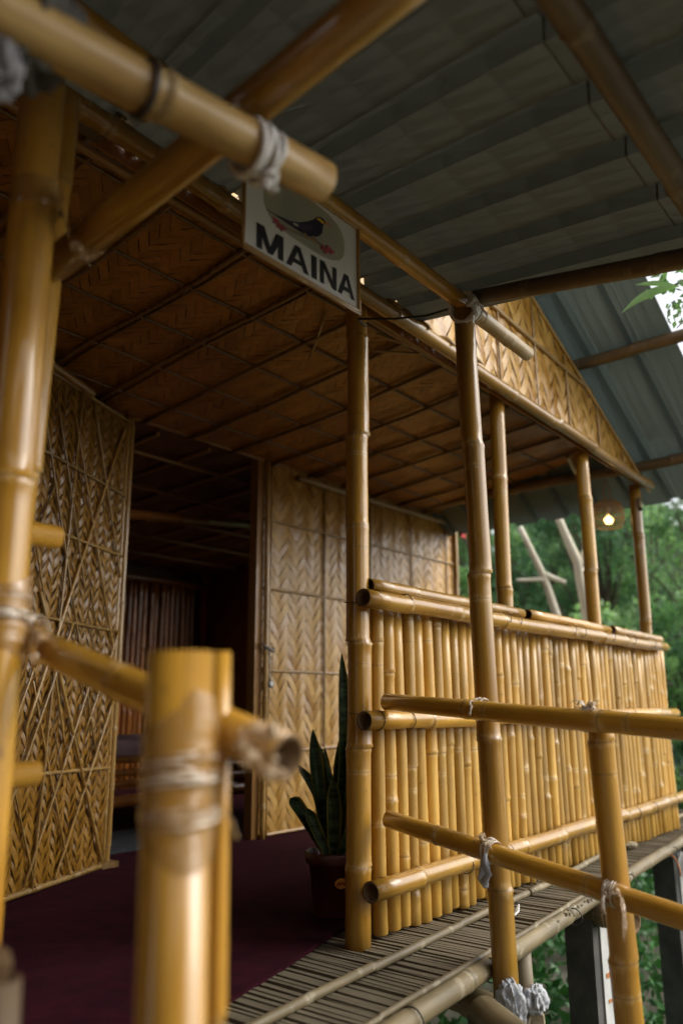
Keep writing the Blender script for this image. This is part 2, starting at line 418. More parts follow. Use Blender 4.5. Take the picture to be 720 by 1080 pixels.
def film(name, c, axis, r, width, mat, seed=0, knots=(), label=None, second='tie', tails=1, tail=.03):
    """wrinkled film band hugging a cane, ridged where it is wound, with knot lobes"""
    rng = random.Random(seed); q = V(axis).to_track_quat('Z', 'Y').to_matrix(); c = V(c); bm = bmesh.new(); rows = []
    nz = max(8, int(width/.0035)); seg = 36
    for k in range(nz+1):
        t = k/nz; row = []
        for i in range(seg):
            a = 2*math.pi*i/seg; z = (t-.5)*width*(1+.18*math.sin(a+seed)+.10*math.sin(2*a+seed*2))
            wr = noise.noise(V((math.cos(a)*1.5+seed, math.sin(a)*1.5, t*width*140)))
            wr2 = noise.noise(V((math.cos(a)*1.2+seed, math.sin(a)*1.2, t*width*330+math.sin(a)*.8)))
            e = min(1, t*6, (1-t)*6)
            k2 = r*1.01+r*(.03+.06*abs(wr)+.075*abs(wr2))*e
            row.append(bm.verts.new(c+q @ V((k2*math.cos(a), k2*math.sin(a), z))))
        rows.append(row)
    for A, B in zip(rows, rows[1:]):
        for i in range(seg): bm.faces.new((A[i], A[(i+1) % seg], B[(i+1) % seg], B[i])).smooth = True
    for (kc, ks) in knots:
        kc = V(kc)
        for j in range(5):
            o_ = kc+V([rng.uniform(-1, 1)*ks*.7 for _ in range(3)]); sz = ks*rng.uniform(.45, .8); st = bm.verts[:]
            n0 = len(bm.verts); res = bmesh.ops.create_icosphere(bm, subdivisions=3, radius=1.)
            sx, sy, sz_ = [rng.choice((.35, .6, 1.3, 1.7)) for _ in range(3)]
            for v in res['verts']:
                d = v.co.normalized(); f = 1-.9*abs(noise.noise(d*1.8+V((seed+j, 0, 0))))-.5*abs(noise.noise(d*4+V((seed, j, 0))))
                v.co = o_+V((d.x*sx, d.y*sy, d.z*sz_))*sz*f
                for f_ in v.link_faces: f_.smooth = True
        for j in range(tails):
            d = V((rng.uniform(-1, 1), rng.uniform(-1, 1), rng.uniform(-.5, 1))).normalized(); p = kc.copy(); pts = [p.copy()]
            for i in range(6): d = (d+V((rng.uniform(-.3, .3), rng.uniform(-.3, .3), -.4))).normalized(); p = p+d*tail/6; pts.append(p.copy())
            tube(bm, pts, [ks*.25, ks*.3, ks*.5, ks*.35, ks*.55, ks*.4, ks*.1], 8, .25)
    o = obj(name, bm, mat)
    return tag(o, label, second) if label else o
# ------------------------------------------------------------------ GROUND
bm = bmesh.new(); G = 60; rngs = []
for i in range(G+1):
    for j in range(G+1):
        x = -150+300*i/G; y = -150+300*j/G
        bm.verts.new((x, y, -1.25+.05*noise.noise(V((x*.2, y*.2, 0)))))
bm.verts.ensure_lookup_table()
for i in range(G):
    for j in range(G):
        a = i*(G+1)+j; bm.faces.new([bm.verts[k] for k in (a, a+G+1, a+G+2, a+1)])
M_grd = plain('green_ground', (.09, .085, .06), (.17, .155, .115), 1.5, .95, bump=.5, bd=.05)
tag(obj('ground', bm, M_grd, smooth=True), kind='structure')

# ------------------------------------------------------------------ HOUSE
X0, X1, YF, YB, YR = -1.2, 5.43, 1.64, 3.26, 6.2
house = thing('bamboo_house', (2.1, 2.4, 0), 'bamboo hut with woven mat walls and ceiling, open porch and gable under metal sheet roof', 'house')
# floor of porch and room (boards under the carpet)
bm = bmesh.new(); box(bm, ((X0+X1)/2, (1.72+YR)/2, -.045), (X1-X0, YR-1.72, .07)); obj('floor', bm, M_deckslat, house)
# front posts standing in the porch front
cane('post', (2.097, YF, -.02), (2.118, YF, 2.16), .0400, .0375, M_amber, house, sp=.37, bow=.004, off=.24, seg=20, open1=False)
for (xa, xb, top, r) in ((3.19, 3.18, 2.13, .0350), (4.20, 4.135, 2.06, .0365), (4.97, 4.95, 2.03, .0350)):
    cane('post', (xa, YF+.035, .02), (xb, YF+.01, top), r, r*.97, M_amber, house, sp=.46, bow=.006, seg=16, open1=False)
cane('post', (-.2, YF, .02), (-.2, YF, 2.2), .034, .034, M_amber, house, sp=.4, seg=16)
# eave beam
cane('beam', (-.9, 1.555, 2.185), (5.03, 1.575, 2.035), .031, .027, M_amber, house, sp=.42, bow=.004, seg=16, open0=False, open1=False)
cane('beam', (-.9, 1.66, 2.215), (5.2, 1.66, 2.135), .030, .030, M_brown, house, sp=.42, bow=.003, seg=12)
cane('beam', (-.9, 1.72, 2.17), (5.3, 1.72, 2.145), .014, .014, M_battenc, house, sp=.42, bow=.003, seg=8)
# split-bamboo tips sitting on the beam
for x in (.55, 1.02, 1.36, 2.22, 2.30, 2.44, 2.60, 2.68, 2.83):
    bm = bmesh.new(); z = 2.185-.0253*(x+.9)+.022
    for k in range(1):
        pts = [V((x+random.uniform(-.012, .012), 1.60-.02*i, z+.03-.0065*i*i*.5)) for i in range(5)]
        tube(bm, pts, [.020, .022, .020, .014, .004], 8, .55)
    obj('rafter_tip', bm, M_slim, house)
# gable
gz = lambda x: 2.64-.455*(x-3.65)
bm = bmesh.new()
mat_mesh(bm, (2.0, 1.60, 2.00), (1, 0, 0), (0, 0, 1), 3.15, 1.5, .056, 3, clip=[(V((2.3, 1.6, 2.098)), V((-.0253, 0, -1)).normalized()), (V((3.65, 1.6, 2.64)), V((.455, 0, 1)).normalized())], ang=60)
obj('gable_panel', bm, M_matgable, house)
bm = bmesh.new(); sheet(bm, [(1.0, 1.612, 2.1), (5.02, 1.612, 2.02), (3.65, 1.612, 2.63), (2.0, 1.612, 3.36)], .006, (0, 1, 0)); obj('gable_backing', bm, M_matceil, house)
bm = bmesh.new()
mat_mesh(bm, (-1.1, 1.602, 2.125), (1, 0, 0), (0, 0, 1), 3.09, 1.27, .05, 3, clip=[(V((2.0, 1.6, 3.38)), V((-.455, 0, 1)).normalized())], ang=52)
obj('gable_panel', bm, M_matgable, house)
for a, b, r in (((2.3, 1.59, 2.53), (4.20, 1.59, 2.412), .011), ((3.11, 1.588, 2.1), (3.11, 1.588, 2.86), .005), ((3.495, 1.588, 2.08), (3.49, 1.588, 2.69), .005),
                ((2.75, 1.588, 2.1), (2.75, 1.588, 3.0), .005), ((3.87, 1.588, 2.07), (3.86, 1.588, 2.52), .005), ((4.26, 1.588, 2.06), (4.26, 1.588, 2.34), .005), ((4.62, 1.588, 2.05), (4.62, 1.588, 2.18), .005),
                ((2.05, 1.59, 3.365), (5.04, 1.59, 2.0), .010)):
    cane('batten', a, b, r, r, M_batten, house, sp=.3, seg=8, bow=.002, open0=False, open1=False, kink=.0005)
# house roof: ribbed sheet, two slopes, ribs run down the slope
def ribbed(name, O, U, D, w, L, pitch_, parent, mat=M_steel_lit, depth=.028, top=.035, flank=.02, nL=6, skew=0., lab=None):
    """U: across ribs, D: along ribs; ribs stand up from the sheet"""
    U = V(U).normalized(); D = V(D).normalized(); Nn = U.cross(D).normalized()
    if Nn.z < 0: Nn = -Nn
    bm = bmesh.new(); prof = []; x = 0
    while x < w:
        prof += [(x, 0), (x+pitch_*.27, 0), (x+pitch_*.29, .001), (x+pitch_*.31, 0), (x+pitch_*.52, 0), (x+pitch_*.54, .001), (x+pitch_*.56, 0),
                 (x+pitch_-top-2*flank, 0), (x+pitch_-top-flank, depth), (x+pitch_-flank, depth)]
        x += pitch_
    rows = []
    for k in range(nL+1):
        rows.append([bm.verts.new(V(O)+U*a+D*(L*k/nL)+Nn*(h+.0004*noise.noise(V((a*3, k*1.3, O[0]))))) for a, h in prof])
    for a, b in zip(rows, rows[1:]):
        for i in range(len(prof)-1): bm.faces.new((a[i], a[i+1], b[i+1], b[i]))
    bmesh.ops.solidify(bm, geom=bm.faces[:], thickness=.0012)
    o = obj(name, bm, mat, parent)
    if lab: o['label'] = lab
    return o
zr = lambda x: 2.745-.473*(x-3.768)
dn = V((1, 0, -.473)).normalized()
ribbed('roof_sheet', (2.0, 1.10, zr(2.0)), (0, 1, 0), dn, 5.4, (5.36-2.0)*math.sqrt(1+.473**2), .235, house, depth=.03)
up_ = V((-1, 0, -.473)).normalized()
ribbed('roof_sheet', (2.0, 1.60, zr(2.0)), (0, 1, 0), up_, 4.9, 3.5*math.sqrt(1+.473**2), .235, house, depth=.03)
cane('ridge_pole', (2.0, 1.3, zr(2.0)-.06), (2.0, 6.4, zr(2.0)-.06), .035, mat=M_brown, parent=house)
for x, y0 in ((3.2, 1.15), (4.10, .30), (4.94, .9)):
    cane('purlin', (x, y0, zr(x)-.040), (x, 6.3, zr(x)-.040), .034, .031, M_brown, house, sp=.35, bow=.008, seg=12)
cane('rafter', (5.30, 1.75, 2.10), (4.62, 1.52, 1.80), .016, .014, M_brown, house, sp=.2, seg=10, open1=True)
cane('rafter', (5.36, 2.1, 2.12), (4.3, 1.80, 2.10), .012, .012, M_pale, house, sp=.2, seg=10)

# porch ceiling
cz = lambda y: 2.12+.093*(3.26-y)
cd = V((0, 1, -.093)).normalized()
bm = bmesh.new()
mat_mesh(bm, (X1, 1.69, cz(1.69)), (-1, 0, 0), (0, 1, -.093), X1-X0, 1.575, .036, 3, lift=.0013, ang=52)
obj('ceiling', bm, M_matceil, house)
bm = bmesh.new(); sheet(bm, [(X0, 1.69, cz(1.69)+.012), (X1, 1.69, cz(1.69)+.012), (X1, YB+.02, cz(YB+.02)+.012), (X0, YB+.02, cz(YB+.02)+.012)], .006, (0, 0, 1)); obj('ceiling_backing', bm, M_matdark, house)
k = -8
while 1.735+.325*k < X1-.05:
    x = 1.735+.325*k
    if x > X0:
        n = 8; xw = [x+random.uniform(-.008, .008) for _ in range(n+1)]
        bm = bmesh.new(); ys = [1.70+(3.25-1.70)*i/n for i in range(n+1)]
        tube(bm, [(xw[i]+.012*math.sin(i*.8+k), ys[i], cz(ys[i])-.012-.008*math.sin(math.pi*i/n)) for i in range(n+1)], .0100, 6)
        if random.random() < .35: tube(bm, [(xw[i]+.045+.006*math.sin(i+k), ys[i], cz(ys[i])-.008) for i in range(n+1)], .006, 6)
        obj('batten', bm, M_battenc, house)
    k += 1
for i in range(5):
    y = 1.86+.29*i
    bm = bmesh.new(); n = 30
    tube(bm, [(X0+.02+(X1-X0-.04)*j/n, y+.008*math.sin(j*.6+i), cz(y)-.006-.002*math.sin(j*1.9+i)) for j in range(n+1)], .0075, 6)
    obj('batten', bm, M_battenc, house)
# a few loose splints near the front of the ceiling
for a, b in (((2.55, 1.86, 2.232), (2.95, 1.80, 2.238)), ((2.62, 1.98, 2.218), (2.9, 1.78, 2.236)), ((2.25, 1.9, 2.225), (2.5, 2.2, 2.2))):
    cane('splint', a, b, .006, .005, M_batten, house, seg=6, open0=False, open1=False)

# wall between porch and room
def wall_mat(name, O, U, w, h, m, strip=.046, n=3, ang=56, back=M_matdark, bn=(0, 1, 0), nn=3):
    bm = bmesh.new(); mat_mesh(bm, O, U, (0, 0, 1), w, h, strip, n, ang=ang)
    o = obj(name, bm, m, house)
    Uv = V(U).normalized(); O = V(O)+V(bn)*.012
    bm = bmesh.new(); sheet(bm, [O, O+Uv*w, O+Uv*w+V((0, 0, h)), O+V((0, 0, h))], .006, bn); obj('wall_backing', bm, back, house)
    return o
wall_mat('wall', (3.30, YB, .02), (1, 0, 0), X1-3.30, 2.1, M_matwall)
for z, xa, xb in ((.025, 3.30, X1), (.455, 3.30, X1), (.895, 3.27, X1), (1.362, 3.30, X1), (1.768, 3.30, X1)):
    cane('batten', (xa, YB-.010, z), (xb, YB-.010, z+.004), .0085, .0085, M_batten, house, seg=8, sp=.25, bow=.003, open0=False, open1=False, kink=.0006)
for x in (3.345, 3.83, 4.31, 4.80, 5.28):
    cane('batten', (x, YB-.016, .02), (x+.01, YB-.016, 2.11), .0065, .0065, M_batten, house, seg=8, sp=.25, bow=.003, open0=False, open1=False, kink=.0006)
cane('batten', (3.55, YB-.04, 2.065), (X1, YB-.04, 2.075), .020, .018, M_pale, house, seg=12, sp=.4)
cane('wall_post', (5.41, YB-.02, 0), (5.42, YB-.02, 2.13), .02, mat=M_batten, parent=house)
# door jamb
bm = bmesh.new(); box(bm, (3.265, YB+.02, 1.06), (.050, .06, 2.12)); obj('door_jamb', bm, plain('jamb_wood', (.26, .125, .03), (.38, .20, .06), 6, .4, vs=(6, 6, .4), coat=.3), house)
cane('door_jamb', (3.30, YB-.03, 0), (3.30, YB-.03, 2.12), .016, mat=M_batten, parent=house, seg=10)
cane('lintel', (X0, YB-.01, 2.128), (X1, YB-.01, 2.128), .014, mat=M_battenc, parent=house, seg=8)
# outer hut walls (left part of the porch wall, sides, back)
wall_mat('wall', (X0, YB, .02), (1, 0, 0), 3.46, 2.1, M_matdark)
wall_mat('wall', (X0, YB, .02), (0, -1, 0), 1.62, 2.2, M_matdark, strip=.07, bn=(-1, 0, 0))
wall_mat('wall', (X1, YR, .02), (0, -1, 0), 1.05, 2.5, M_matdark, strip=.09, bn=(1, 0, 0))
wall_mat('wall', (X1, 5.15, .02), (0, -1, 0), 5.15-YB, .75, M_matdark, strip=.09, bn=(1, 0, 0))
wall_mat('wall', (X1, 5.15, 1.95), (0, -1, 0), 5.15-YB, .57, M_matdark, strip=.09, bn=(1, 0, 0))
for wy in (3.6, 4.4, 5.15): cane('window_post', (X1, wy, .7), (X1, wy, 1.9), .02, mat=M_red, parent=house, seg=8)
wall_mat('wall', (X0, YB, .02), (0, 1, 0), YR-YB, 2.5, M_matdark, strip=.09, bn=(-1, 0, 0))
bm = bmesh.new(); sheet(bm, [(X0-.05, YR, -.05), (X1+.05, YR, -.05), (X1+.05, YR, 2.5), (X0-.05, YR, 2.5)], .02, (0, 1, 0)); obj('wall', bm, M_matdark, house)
cane('corner_post', (X1-.03, YR-.06, 0), (X1-.03, YR-.06, 2.2), .05, mat=M_red, parent=house)
x = 2.9; rr = random.Random(5)
while x < 5.3:
    cane('wall_cane', (x, YR-.04, 0), (x+rr.uniform(-.01, .01), YR-.04, 1.84+rr.uniform(-.02, .03)), .028, .026, M_red, house, seg=8, sp=.35, rng=rr, open0=False, open1=False); x += .062
cane('beam', (2.6, YR-.1, 1.86), (5.4, YR-.1, 1.86), .03, mat=M_red, parent=house)
# inner ceiling of the room
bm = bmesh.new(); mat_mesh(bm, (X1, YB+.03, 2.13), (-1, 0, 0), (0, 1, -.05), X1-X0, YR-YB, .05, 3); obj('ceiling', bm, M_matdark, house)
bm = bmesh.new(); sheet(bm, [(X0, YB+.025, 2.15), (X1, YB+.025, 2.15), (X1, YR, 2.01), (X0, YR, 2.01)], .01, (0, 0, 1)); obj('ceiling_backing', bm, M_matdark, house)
for i in range(9):
    x = 2.2+.36*i; cane('batten', (x, YB+.06, 2.11), (x-.05, YR, 1.98), .013, mat=M_battenc, parent=house, seg=6, open0=False, open1=False)
for i in range(5):
    y = 3.6+.5*i; cane('batten', (1.5, y, 2.10-.05*(y-3.26)), (5.3, y, 2.10-.05*(y-3.26)), .012, mat=M_battenc, parent=house, seg=6, open0=False, open1=False)
cane('beam', (2.45, 3.75, 1.73), (3.95, 4.05, 1.96), .030, mat=M_red, parent=house, seg=12)
# door leaf, swung into the porch, hinged on the left jamb
DA = R(25); du = V((math.cos(DA), math.sin(DA), 0)); dnn = V((math.sin(DA), -math.cos(DA), 0))
dO = V((2.315, 3.235, 0))-du*.95
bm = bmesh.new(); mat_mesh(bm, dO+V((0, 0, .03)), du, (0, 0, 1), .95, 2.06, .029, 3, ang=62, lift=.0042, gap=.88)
door = obj('door', bm, M_matdoor, house)
door['label'] = 'woven mat door leaf crossed by thin diagonal splints'
bm = bmesh.new(); q = dO-dnn*.014; sheet(bm, [q+V((0, 0, .03)), q+du*.95+V((0, 0, .03)), q+du*.95+V((0, 0, 2.09)), q+V((0, 0, 2.09))], .006, -dnn); obj('door_backing', bm, M_matdark, door)
def dp(u, z, o=.010): return dO+du*u+V((0, 0, z))+dnn*o
for z0, z1 in ((.035, .025), (.455, .435), (1.06, 1.045), (1.42, 1.405), (1.735, 1.70), (2.075, 2.085)):
    cane('splint', dp(0, z0), dp(.93, z1), .0075 if z0 > .1 else .012, mat=M_batten, parent=door, seg=8, bow=.003, open0=False, open1=False, kink=.0005)
for (u0, z0, u1, z1, r) in ((.40, .03, .50, 2.08, .006), (.93, .05, .18, 2.05, .007) if 0 else (.88, 2.04, .28, .62, .0075), (.30, 1.15, .90, .05, .0075), (.08, .05, .55, 1.05, .006), (.35, .05, .78, .95, .0055),
                             (.45, 1.95, .90, .95, .005), (.22, 1.9, .80, .5, .0055), (.10, 1.7, .55, .55, .005), (.60, 2.05, .92, 1.3, .005), (.30, 2.0, .62, 1.2, .0045), (.55, .04, .93, .75, .005), (.02, .25, .30, .85, .005),
                             (.66, .03, .30, .80, .0045), (.10, .70, .42, .03, .0045), (.12, 1.1, .34, 1.6, .005), (.70, .60, .93, 1.05, .005)):
    cane('splint', dp(u0, z0, .016), dp(u1, z1, .016), r, mat=M_batten, parent=door, seg=7, bow=.003, open0=False, open1=False, kink=.0005)
for j in range(34):
    rr = random.Random(100+j); u = rr.uniform(.03, .80); z = rr.uniform(.08, 1.75); s = rr.choice((-1, 1)); L = rr.uniform(.12, .34)
    bm = bmesh.new(); a = dp(min(.93, max(.01, u)), z, .006); b = dp(min(.93, max(.01, u+s*L*.42)), z+L, .007)
    tube(bm, [a, (a+b)/2+dnn*.002, b], .0022, 5, .8)
    obj('splint', bm, M_batten, door)
cane('door_frame', dp(.93, .0, .004), dp(.93, 2.12, .004), .010, mat=M_batten, parent=door, seg=10)
cane('door_frame', dp(.968, .0, .0), dp(.968, 2.12, .0), .016, mat=M_batten, parent=door, seg=12)
cane('door_frame', dp(.0, .0, .004), dp(.0, 2.12, .004), .013, mat=M_batten, parent=door, seg=10)
cane('door_frame', dp(.55, 2.085, .03), dp(.0, 2.095, .03), .018, mat=M_amber, parent=door, seg=10)
bm = bmesh.new(); box(bm, tuple(dp(.955, .018, .01)), (.085, .06, .035)); obj('foot_block', bm, M_batten, door)
# red rag of tape at the end of the wall
bm = bmesh.new(); box(bm, (5.37, YB-.12, 2.01), (.08, .012, .09)); tag(obj('red_ribbon', bm, plain('red_cloth', (.35, .02, .02), (.5, .04, .04), 20, .8)), 'small red ribbon at the far top corner of the woven porch wall', 'ribbon')

# ------------------------------------------------------------------ CARPET
bm = bmesh.new()
edge = [(-1.15, 1.30), (.6, 1.34), (1.15, 1.44), (1.48, 1.575), (1.72, 1.635), (1.95, 1.705), (2.13, 1.765), (2.4, 1.78), (5.2, 1.78)]
top = [bm.verts.new((x, y, .012)) for x, y in edge]+[bm.verts.new((5.2, 6.1, .012)), bm.verts.new((-1.15, 6.1, .012))]
bot = [bm.verts.new((v.co.x, v.co.y, .002)) for v in top]
bm.faces.new(top); bm.faces.new(bot[::-1])
for i in range(len(top)): j = (i+1) % len(top); bm.faces.new((top[i], bot[i], bot[j], top[j]))
tag(obj('carpet', bm, M_carpet), 'dark maroon carpet spread over the porch and hut floor', 'carpet')

# ------------------------------------------------------------------ WALKWAY (structure) and what holds it
walk = link('walkway', None, Matrix.Translation((2.5, 1.45, 0))); tag(walk, kind='structure')
ye = lambda x: 1.20+.085*(x-1.4)
rr = random.Random(11)
for part in range(1):
    bm = bmesh.new(); x = -1.1
    while x < 6.6:
        w = rr.uniform(.007, .017); z = rr.uniform(-.008, -.003); y0 = ye(x)-rr.uniform(-.015, .02); y1 = 1.86+rr.uniform(-.02, .02)
        if rr.random() < .10: x += rr.uniform(.006, .02)
        a = rr.uniform(-.02, .02)
        v = box(bm, (0, 0, 0), (w, 1, .010), None)
        for q in v:
            t = q.co.y+.5; yy = y0+(y1-y0)*t
            q.co = V((x+q.co.x+a*t, yy, z+q.co.z+.004*math.sin(t*5+x*9)))
        x += w+rr.uniform(.0002, .0012)
    obj('deck_slats', bm, M_deckslat, walk)
bm = bmesh.new(); box(bm, (2.7, 1.66, -.024), (7.8, .36, .012)); obj('deck_underlay', bm, M_deckslat, walk)
cane('edge_pole', (-1.1, ye(-1.1)-.01, -.026), (2.9, ye(2.9)+.004, -.018), .035, .026, M_raw, walk, sp=.34, bow=.01, inner=M_innerp)
cane('edge_pole', (2.88, ye(2.9)+.004, -.018), (6.6, ye(6.6)+.01, -.012), .026, .023, M_raw, walk, sp=.34, bow=.01, inner=M_innerp)
cane('hold_down_pole', (.2, 1.30, .008), (3.1, 1.545, .010), .013, .012, M_raw, walk, sp=.3, seg=10, bow=.01)
cane('hold_down_pole', (3.0, 1.53, .012), (6.5, 1.83, .012), .013, .011, M_raw, walk, sp=.3, seg=10, bow=.01)
cane('hold_down_pole', (1.2, 1.20, .006), (3.6, 1.40, .006), .008, .008, M_raw, walk, sp=.3, seg=8, bow=.012)
for x in (-.9, .2, 1.3):
    cane('support_post', (x, 1.35, -1.3), (x, 1.35, -.06), .04, mat=M_brown, parent=walk)
cane('support_post', (2.53, 1.30, -1.3), (2.515, 1.32, -.05), .032, mat=M_raw, parent=walk)
cane('cross_pole', (2.045, 1.195, -.083), (1.800, .835, -.100), .047, .046, M_raw, walk, sp=.3, inner=M_innerp)
cane('cross_pole', (1.9, 1.30, -.16), (1.75, .60, -.24), .045, .045, M_raw, walk, sp=.3, inner=M_innerp)
cane('cross_pole', (2.33, 1.9, -.14), (2.225, 1.135, -.140), .042, .042, M_raw, walk, sp=.3, inner=M_innerp)
cane('cross_pole', (5.15, 1.9, -.11), (4.75, 1.2, -.10), .045, .045, M_brown, walk, sp=.3)
cane('cross_pole', (3.4, 1.9, -.11), (3.30, 1.25, -.10), .045, .045, M_brown, walk, sp=.3)
for wx in (1.75, 2.2, 2.9, 3.6, 4.4, 5.2):
    wrap('wire_tie', (wx, ye(wx)-.015, -.022), (1, .085, 0), .0305 if wx < 2.5 else .0265, 1, .0022, M_wire, walk, width=.004, flat=1, tails=0, knot=0, seed=int(wx*10))
for x, y, nm in ((3.36, 1.47, 0), (4.84, 1.62, 1)):
    cp = thing('concrete_post', (x, y, -1.3), ['grey concrete post with an orange-smeared pale face under the walkway, nearer of the two', 'grey concrete post with a plain pale face farther along under the walkway'][nm], 'post', 'concrete posts under the walkway')
    Rz = Matrix.Translation((x, y, 0)) @ Matrix.Rotation(R(-8), 4, 'Z')
    bm = bmesh.new(); v = box(bm, (0, 0, -.68), (.125, .125, 1.20), Rz); bmesh.ops.bevel(bm, geom=bm.edges[:], offset=.008, segments=2); obj('shaft', bm, M_conc, cp)
    bm = bmesh.new(); box(bm, (.022, -.0665, -.68), (.078, .006, 1.18), Rz); obj('pale_strip', bm, M_concp, cp)  # thin paler sheet over part of one face
    if nm == 0:
        bm = bmesh.new(); box(bm, (.030, -.0708, -.33), (.055, .002, .018), Rz); box(bm, (.022, -.0708, -.42), (.03, .002, .012), Rz); obj('orange_smear', bm, M_rust, cp)
# farther, lighter concrete post at the right edge of the walkway
bm = bmesh.new(); box(bm, (5.35, 1.25, -.60), (.12, .12, 1.4)); bmesh.ops.bevel(bm, geom=bm.edges[:], offset=.006, segments=2)
tag(obj('concrete_post', bm, M_concp), 'pale concrete post standing beside the far outer edge of the walkway', 'post')

# ------------------------------------------------------------------ BALUSTRADE
bal = thing('balustrade', (3.6, 1.6, 0), 'waist-high balustrade of closely set upright golden bamboo canes along the porch front', 'balustrade')
rr = random.Random(21); x = 2.175; cnt = 0
while x < 5.09:
    r = rr.uniform(.0245, .0295)
    cane('baluster', (x+r, 1.632+rr.uniform(-.005, .005), .006+rr.uniform(0, .014)), (x+r+rr.uniform(-.008, .008), 1.632, 1.035+rr.uniform(-.012, .0)), r, r*rr.uniform(.86, .96), M_slim, bal, sp=rr.uniform(.38, .62), seg=12, bow=.006, rng=rr, kink=.002, open0=False)
    x += 2*r+rr.uniform(.001, .009); cnt += 1
cane('rail', (2.030, 1.560, 1.036), (5.00, 1.572, 1.030), .0300, .0255, M_amber, bal, sp=.36, seg=18, bow=.005)
cane('rail', (2.036, 1.560, .655), (5.07, 1.572, .648), .0300, .026, M_pale if 0 else M_amber, bal, sp=.38, seg=18, bow=.006)
cane('rail', (2.050, 1.560, .165), (5.10, 1.572, .180), .0310, .029, M_amber, bal, sp=.33, seg=18, bow=.006)
for xa, xb, za in ((2.12, 3.22, 1.087), (3.26, 4.20, 1.084), (4.24, 5.02, 1.081)):
    cane('rail', (xa, 1.602, za), (xb, 1.607, za-.004), .0245, .023, M_amber, bal, sp=.33, seg=16, bow=.003)
for i, (wx, z) in enumerate([(2.10, 1.036), (2.27, 1.04), (2.98, 1.04), (3.07, 1.04), (3.62, 1.04), (3.73, 1.04), (4.1, 1.04), (4.4, 1.04), (4.72, 1.04), (2.10, .655), (2.27, .655), (2.82, .655), (2.95, .655), (3.5, .655), (4.3, .655), (2.12, .165), (2.27, .165), (2.60, .165), (2.76, .166), (2.9, .167), (3.25, .168), (3.34, .168), (3.7, .17), (3.92, .17), (4.25, .172), (4.5, .173), (4.85, .175)]):
    wrap('wire_tie', (wx, 1.562, z), (1, 0, .08*math.sin(i*2)), .0298, 1, .0015, M_wire, bal, width=.004, flat=1, tails=0, knot=0, seed=i)
bm = bmesh.new(); tube(bm, [(2.10, 1.53, .66), (2.075, 1.56, .668), (2.055, 1.60, .675), (2.06, 1.66, .68)], .0013, 5); obj('wire_tie', bm, M_wire, bal)
bm = bmesh.new(); tube(bm, [(2.10, 1.53, 1.03), (2.075, 1.56, 1.02), (2.055, 1.60, 1.025), (2.06, 1.66, 1.03)], .0013, 5); obj('wire_tie', bm, M_wire, bal)

# ------------------------------------------------------------------ AWNING over the walkway
aw = thing('awning', (1.6, .8, 1.95), 'lean-to awning of dark ribbed metal sheets on lashed bamboo poles', 'awning')
AZ = lambda y: 2.060+.25*(y-1.2)
rd = V((.262, 1, .25)).normalized()
# sheets: seam at y .484; the ribs run skewed, up towards the house
def aw_sheet(x_right, y0, y1, w, dz, lab=None):
    L = (y1-y0)*math.sqrt(.262**2+1+.25**2)
    O = V((x_right+.262*(y0-.484), y0, AZ(y0)+dz))
    bm = bmesh.new(); prof = []; a = 0; top, fl, dp_, p = .036, .016, .036, .2055
    while a < w:
        prof += [(a, dp_), (a+top/2, dp_), (a+top/2+fl, 0), (a+p*.36, 0), (a+p*.375, .0006), (a+p*.39, 0), (a+p*.60, 0), (a+p*.615, .0006), (a+p*.63, 0), (a+p-top/2-fl, 0), (a+p-top/2, dp_)]
        a += p
    rows = []; nL = 8
    for k in range(nL+1):
        rows.append([bm.verts.new(O+V((-1, 0, 0))*a+rd*(L*k/nL)+V((0, -.24, .97))*(h+.0005*noise.noise(V((a*2.5, k*.8, y0))))) for a, h in prof])
    for r0_, r1_ in zip(rows, rows[1:]):
        for i in range(len(prof)-1): bm.faces.new((r0_[i], r0_[i+1], r1_[i+1], r1_[i]))
    bmesh.ops.solidify(bm, geom=bm.faces[:], thickness=.0012)
    obj('sheet', bm, M_steel, aw)
aw_sheet(2.19, .484, 1.592, 3.4, 0)
aw_sheet(2.19, .16, .490, 3.4, -.0022)
cane('pole', (-.9, 1.20, 2.015), (2.18, 1.200, 1.973), .029, .0275, M_amber, aw, sp=.42, seg=18, bow=.004, open1=False, label='long golden pole tied on top of the tall rail post')
cane('pole', (2.165, 1.202, 1.972), (2.585, 1.206, 1.960), .0262, .0255, M_pale, aw, sp=.22, seg=18, bow=.0, open1=False, label='short pale pole end tied beside the tall rail post')
cane('pole', (2.13, 1.165, 1.985), (1.955, .02, 1.705), .026, .029, M_brown, aw, sp=.4, seg=16, bow=.005, label='brown weathered pole under the outer edge of the awning')
cane('pole', (.2, .41, 1.820), (3.0, .41, 1.820), .030, .028, M_brown, aw, sp=.5, seg=16, bow=.006, label='brown weathered pole under the sheet overlap')
cane('pole', (.15, .826, 1.487), (.862, .735, 1.515), .0338, .0330, M_honey, aw, sp=.40, off=.42, seg=22, bow=.001, open1=False, label='thick near pole with a rounded end in front of the sign')
cane('pole', (.745, 1.30, 1.528), (.735, .40, 1.640), .0325, .0335, M_amber, aw, sp=.62, off=.52, seg=22, bow=.001, label='thick near pole rising towards the viewer')
cane('pole', (-.6, 1.48, 2.05), (1.0, 1.40, 2.08), .022, .022, M_brown, aw, sp=.4, seg=12)
wrap('white_cloth_tie', (.735, .752, 1.500), (1, -.1, 0), .0345, 4, .0052, M_white, width=.050, tails=2, tail=.03, knot=.014, seed=4, side=(.3, -.4, -1), label='white twisted cloth strip lashing two thick poles in front of the sign', second='cloth tie')
wrap('white_cloth_tie', (.735, .775, 1.545), (-.1, -1, .12), .0345, 2, .005, M_white, width=.03, tails=0, knot=0, seed=5, label='white cloth loop round the thick rising pole at the pole crossing', second='cloth tie')
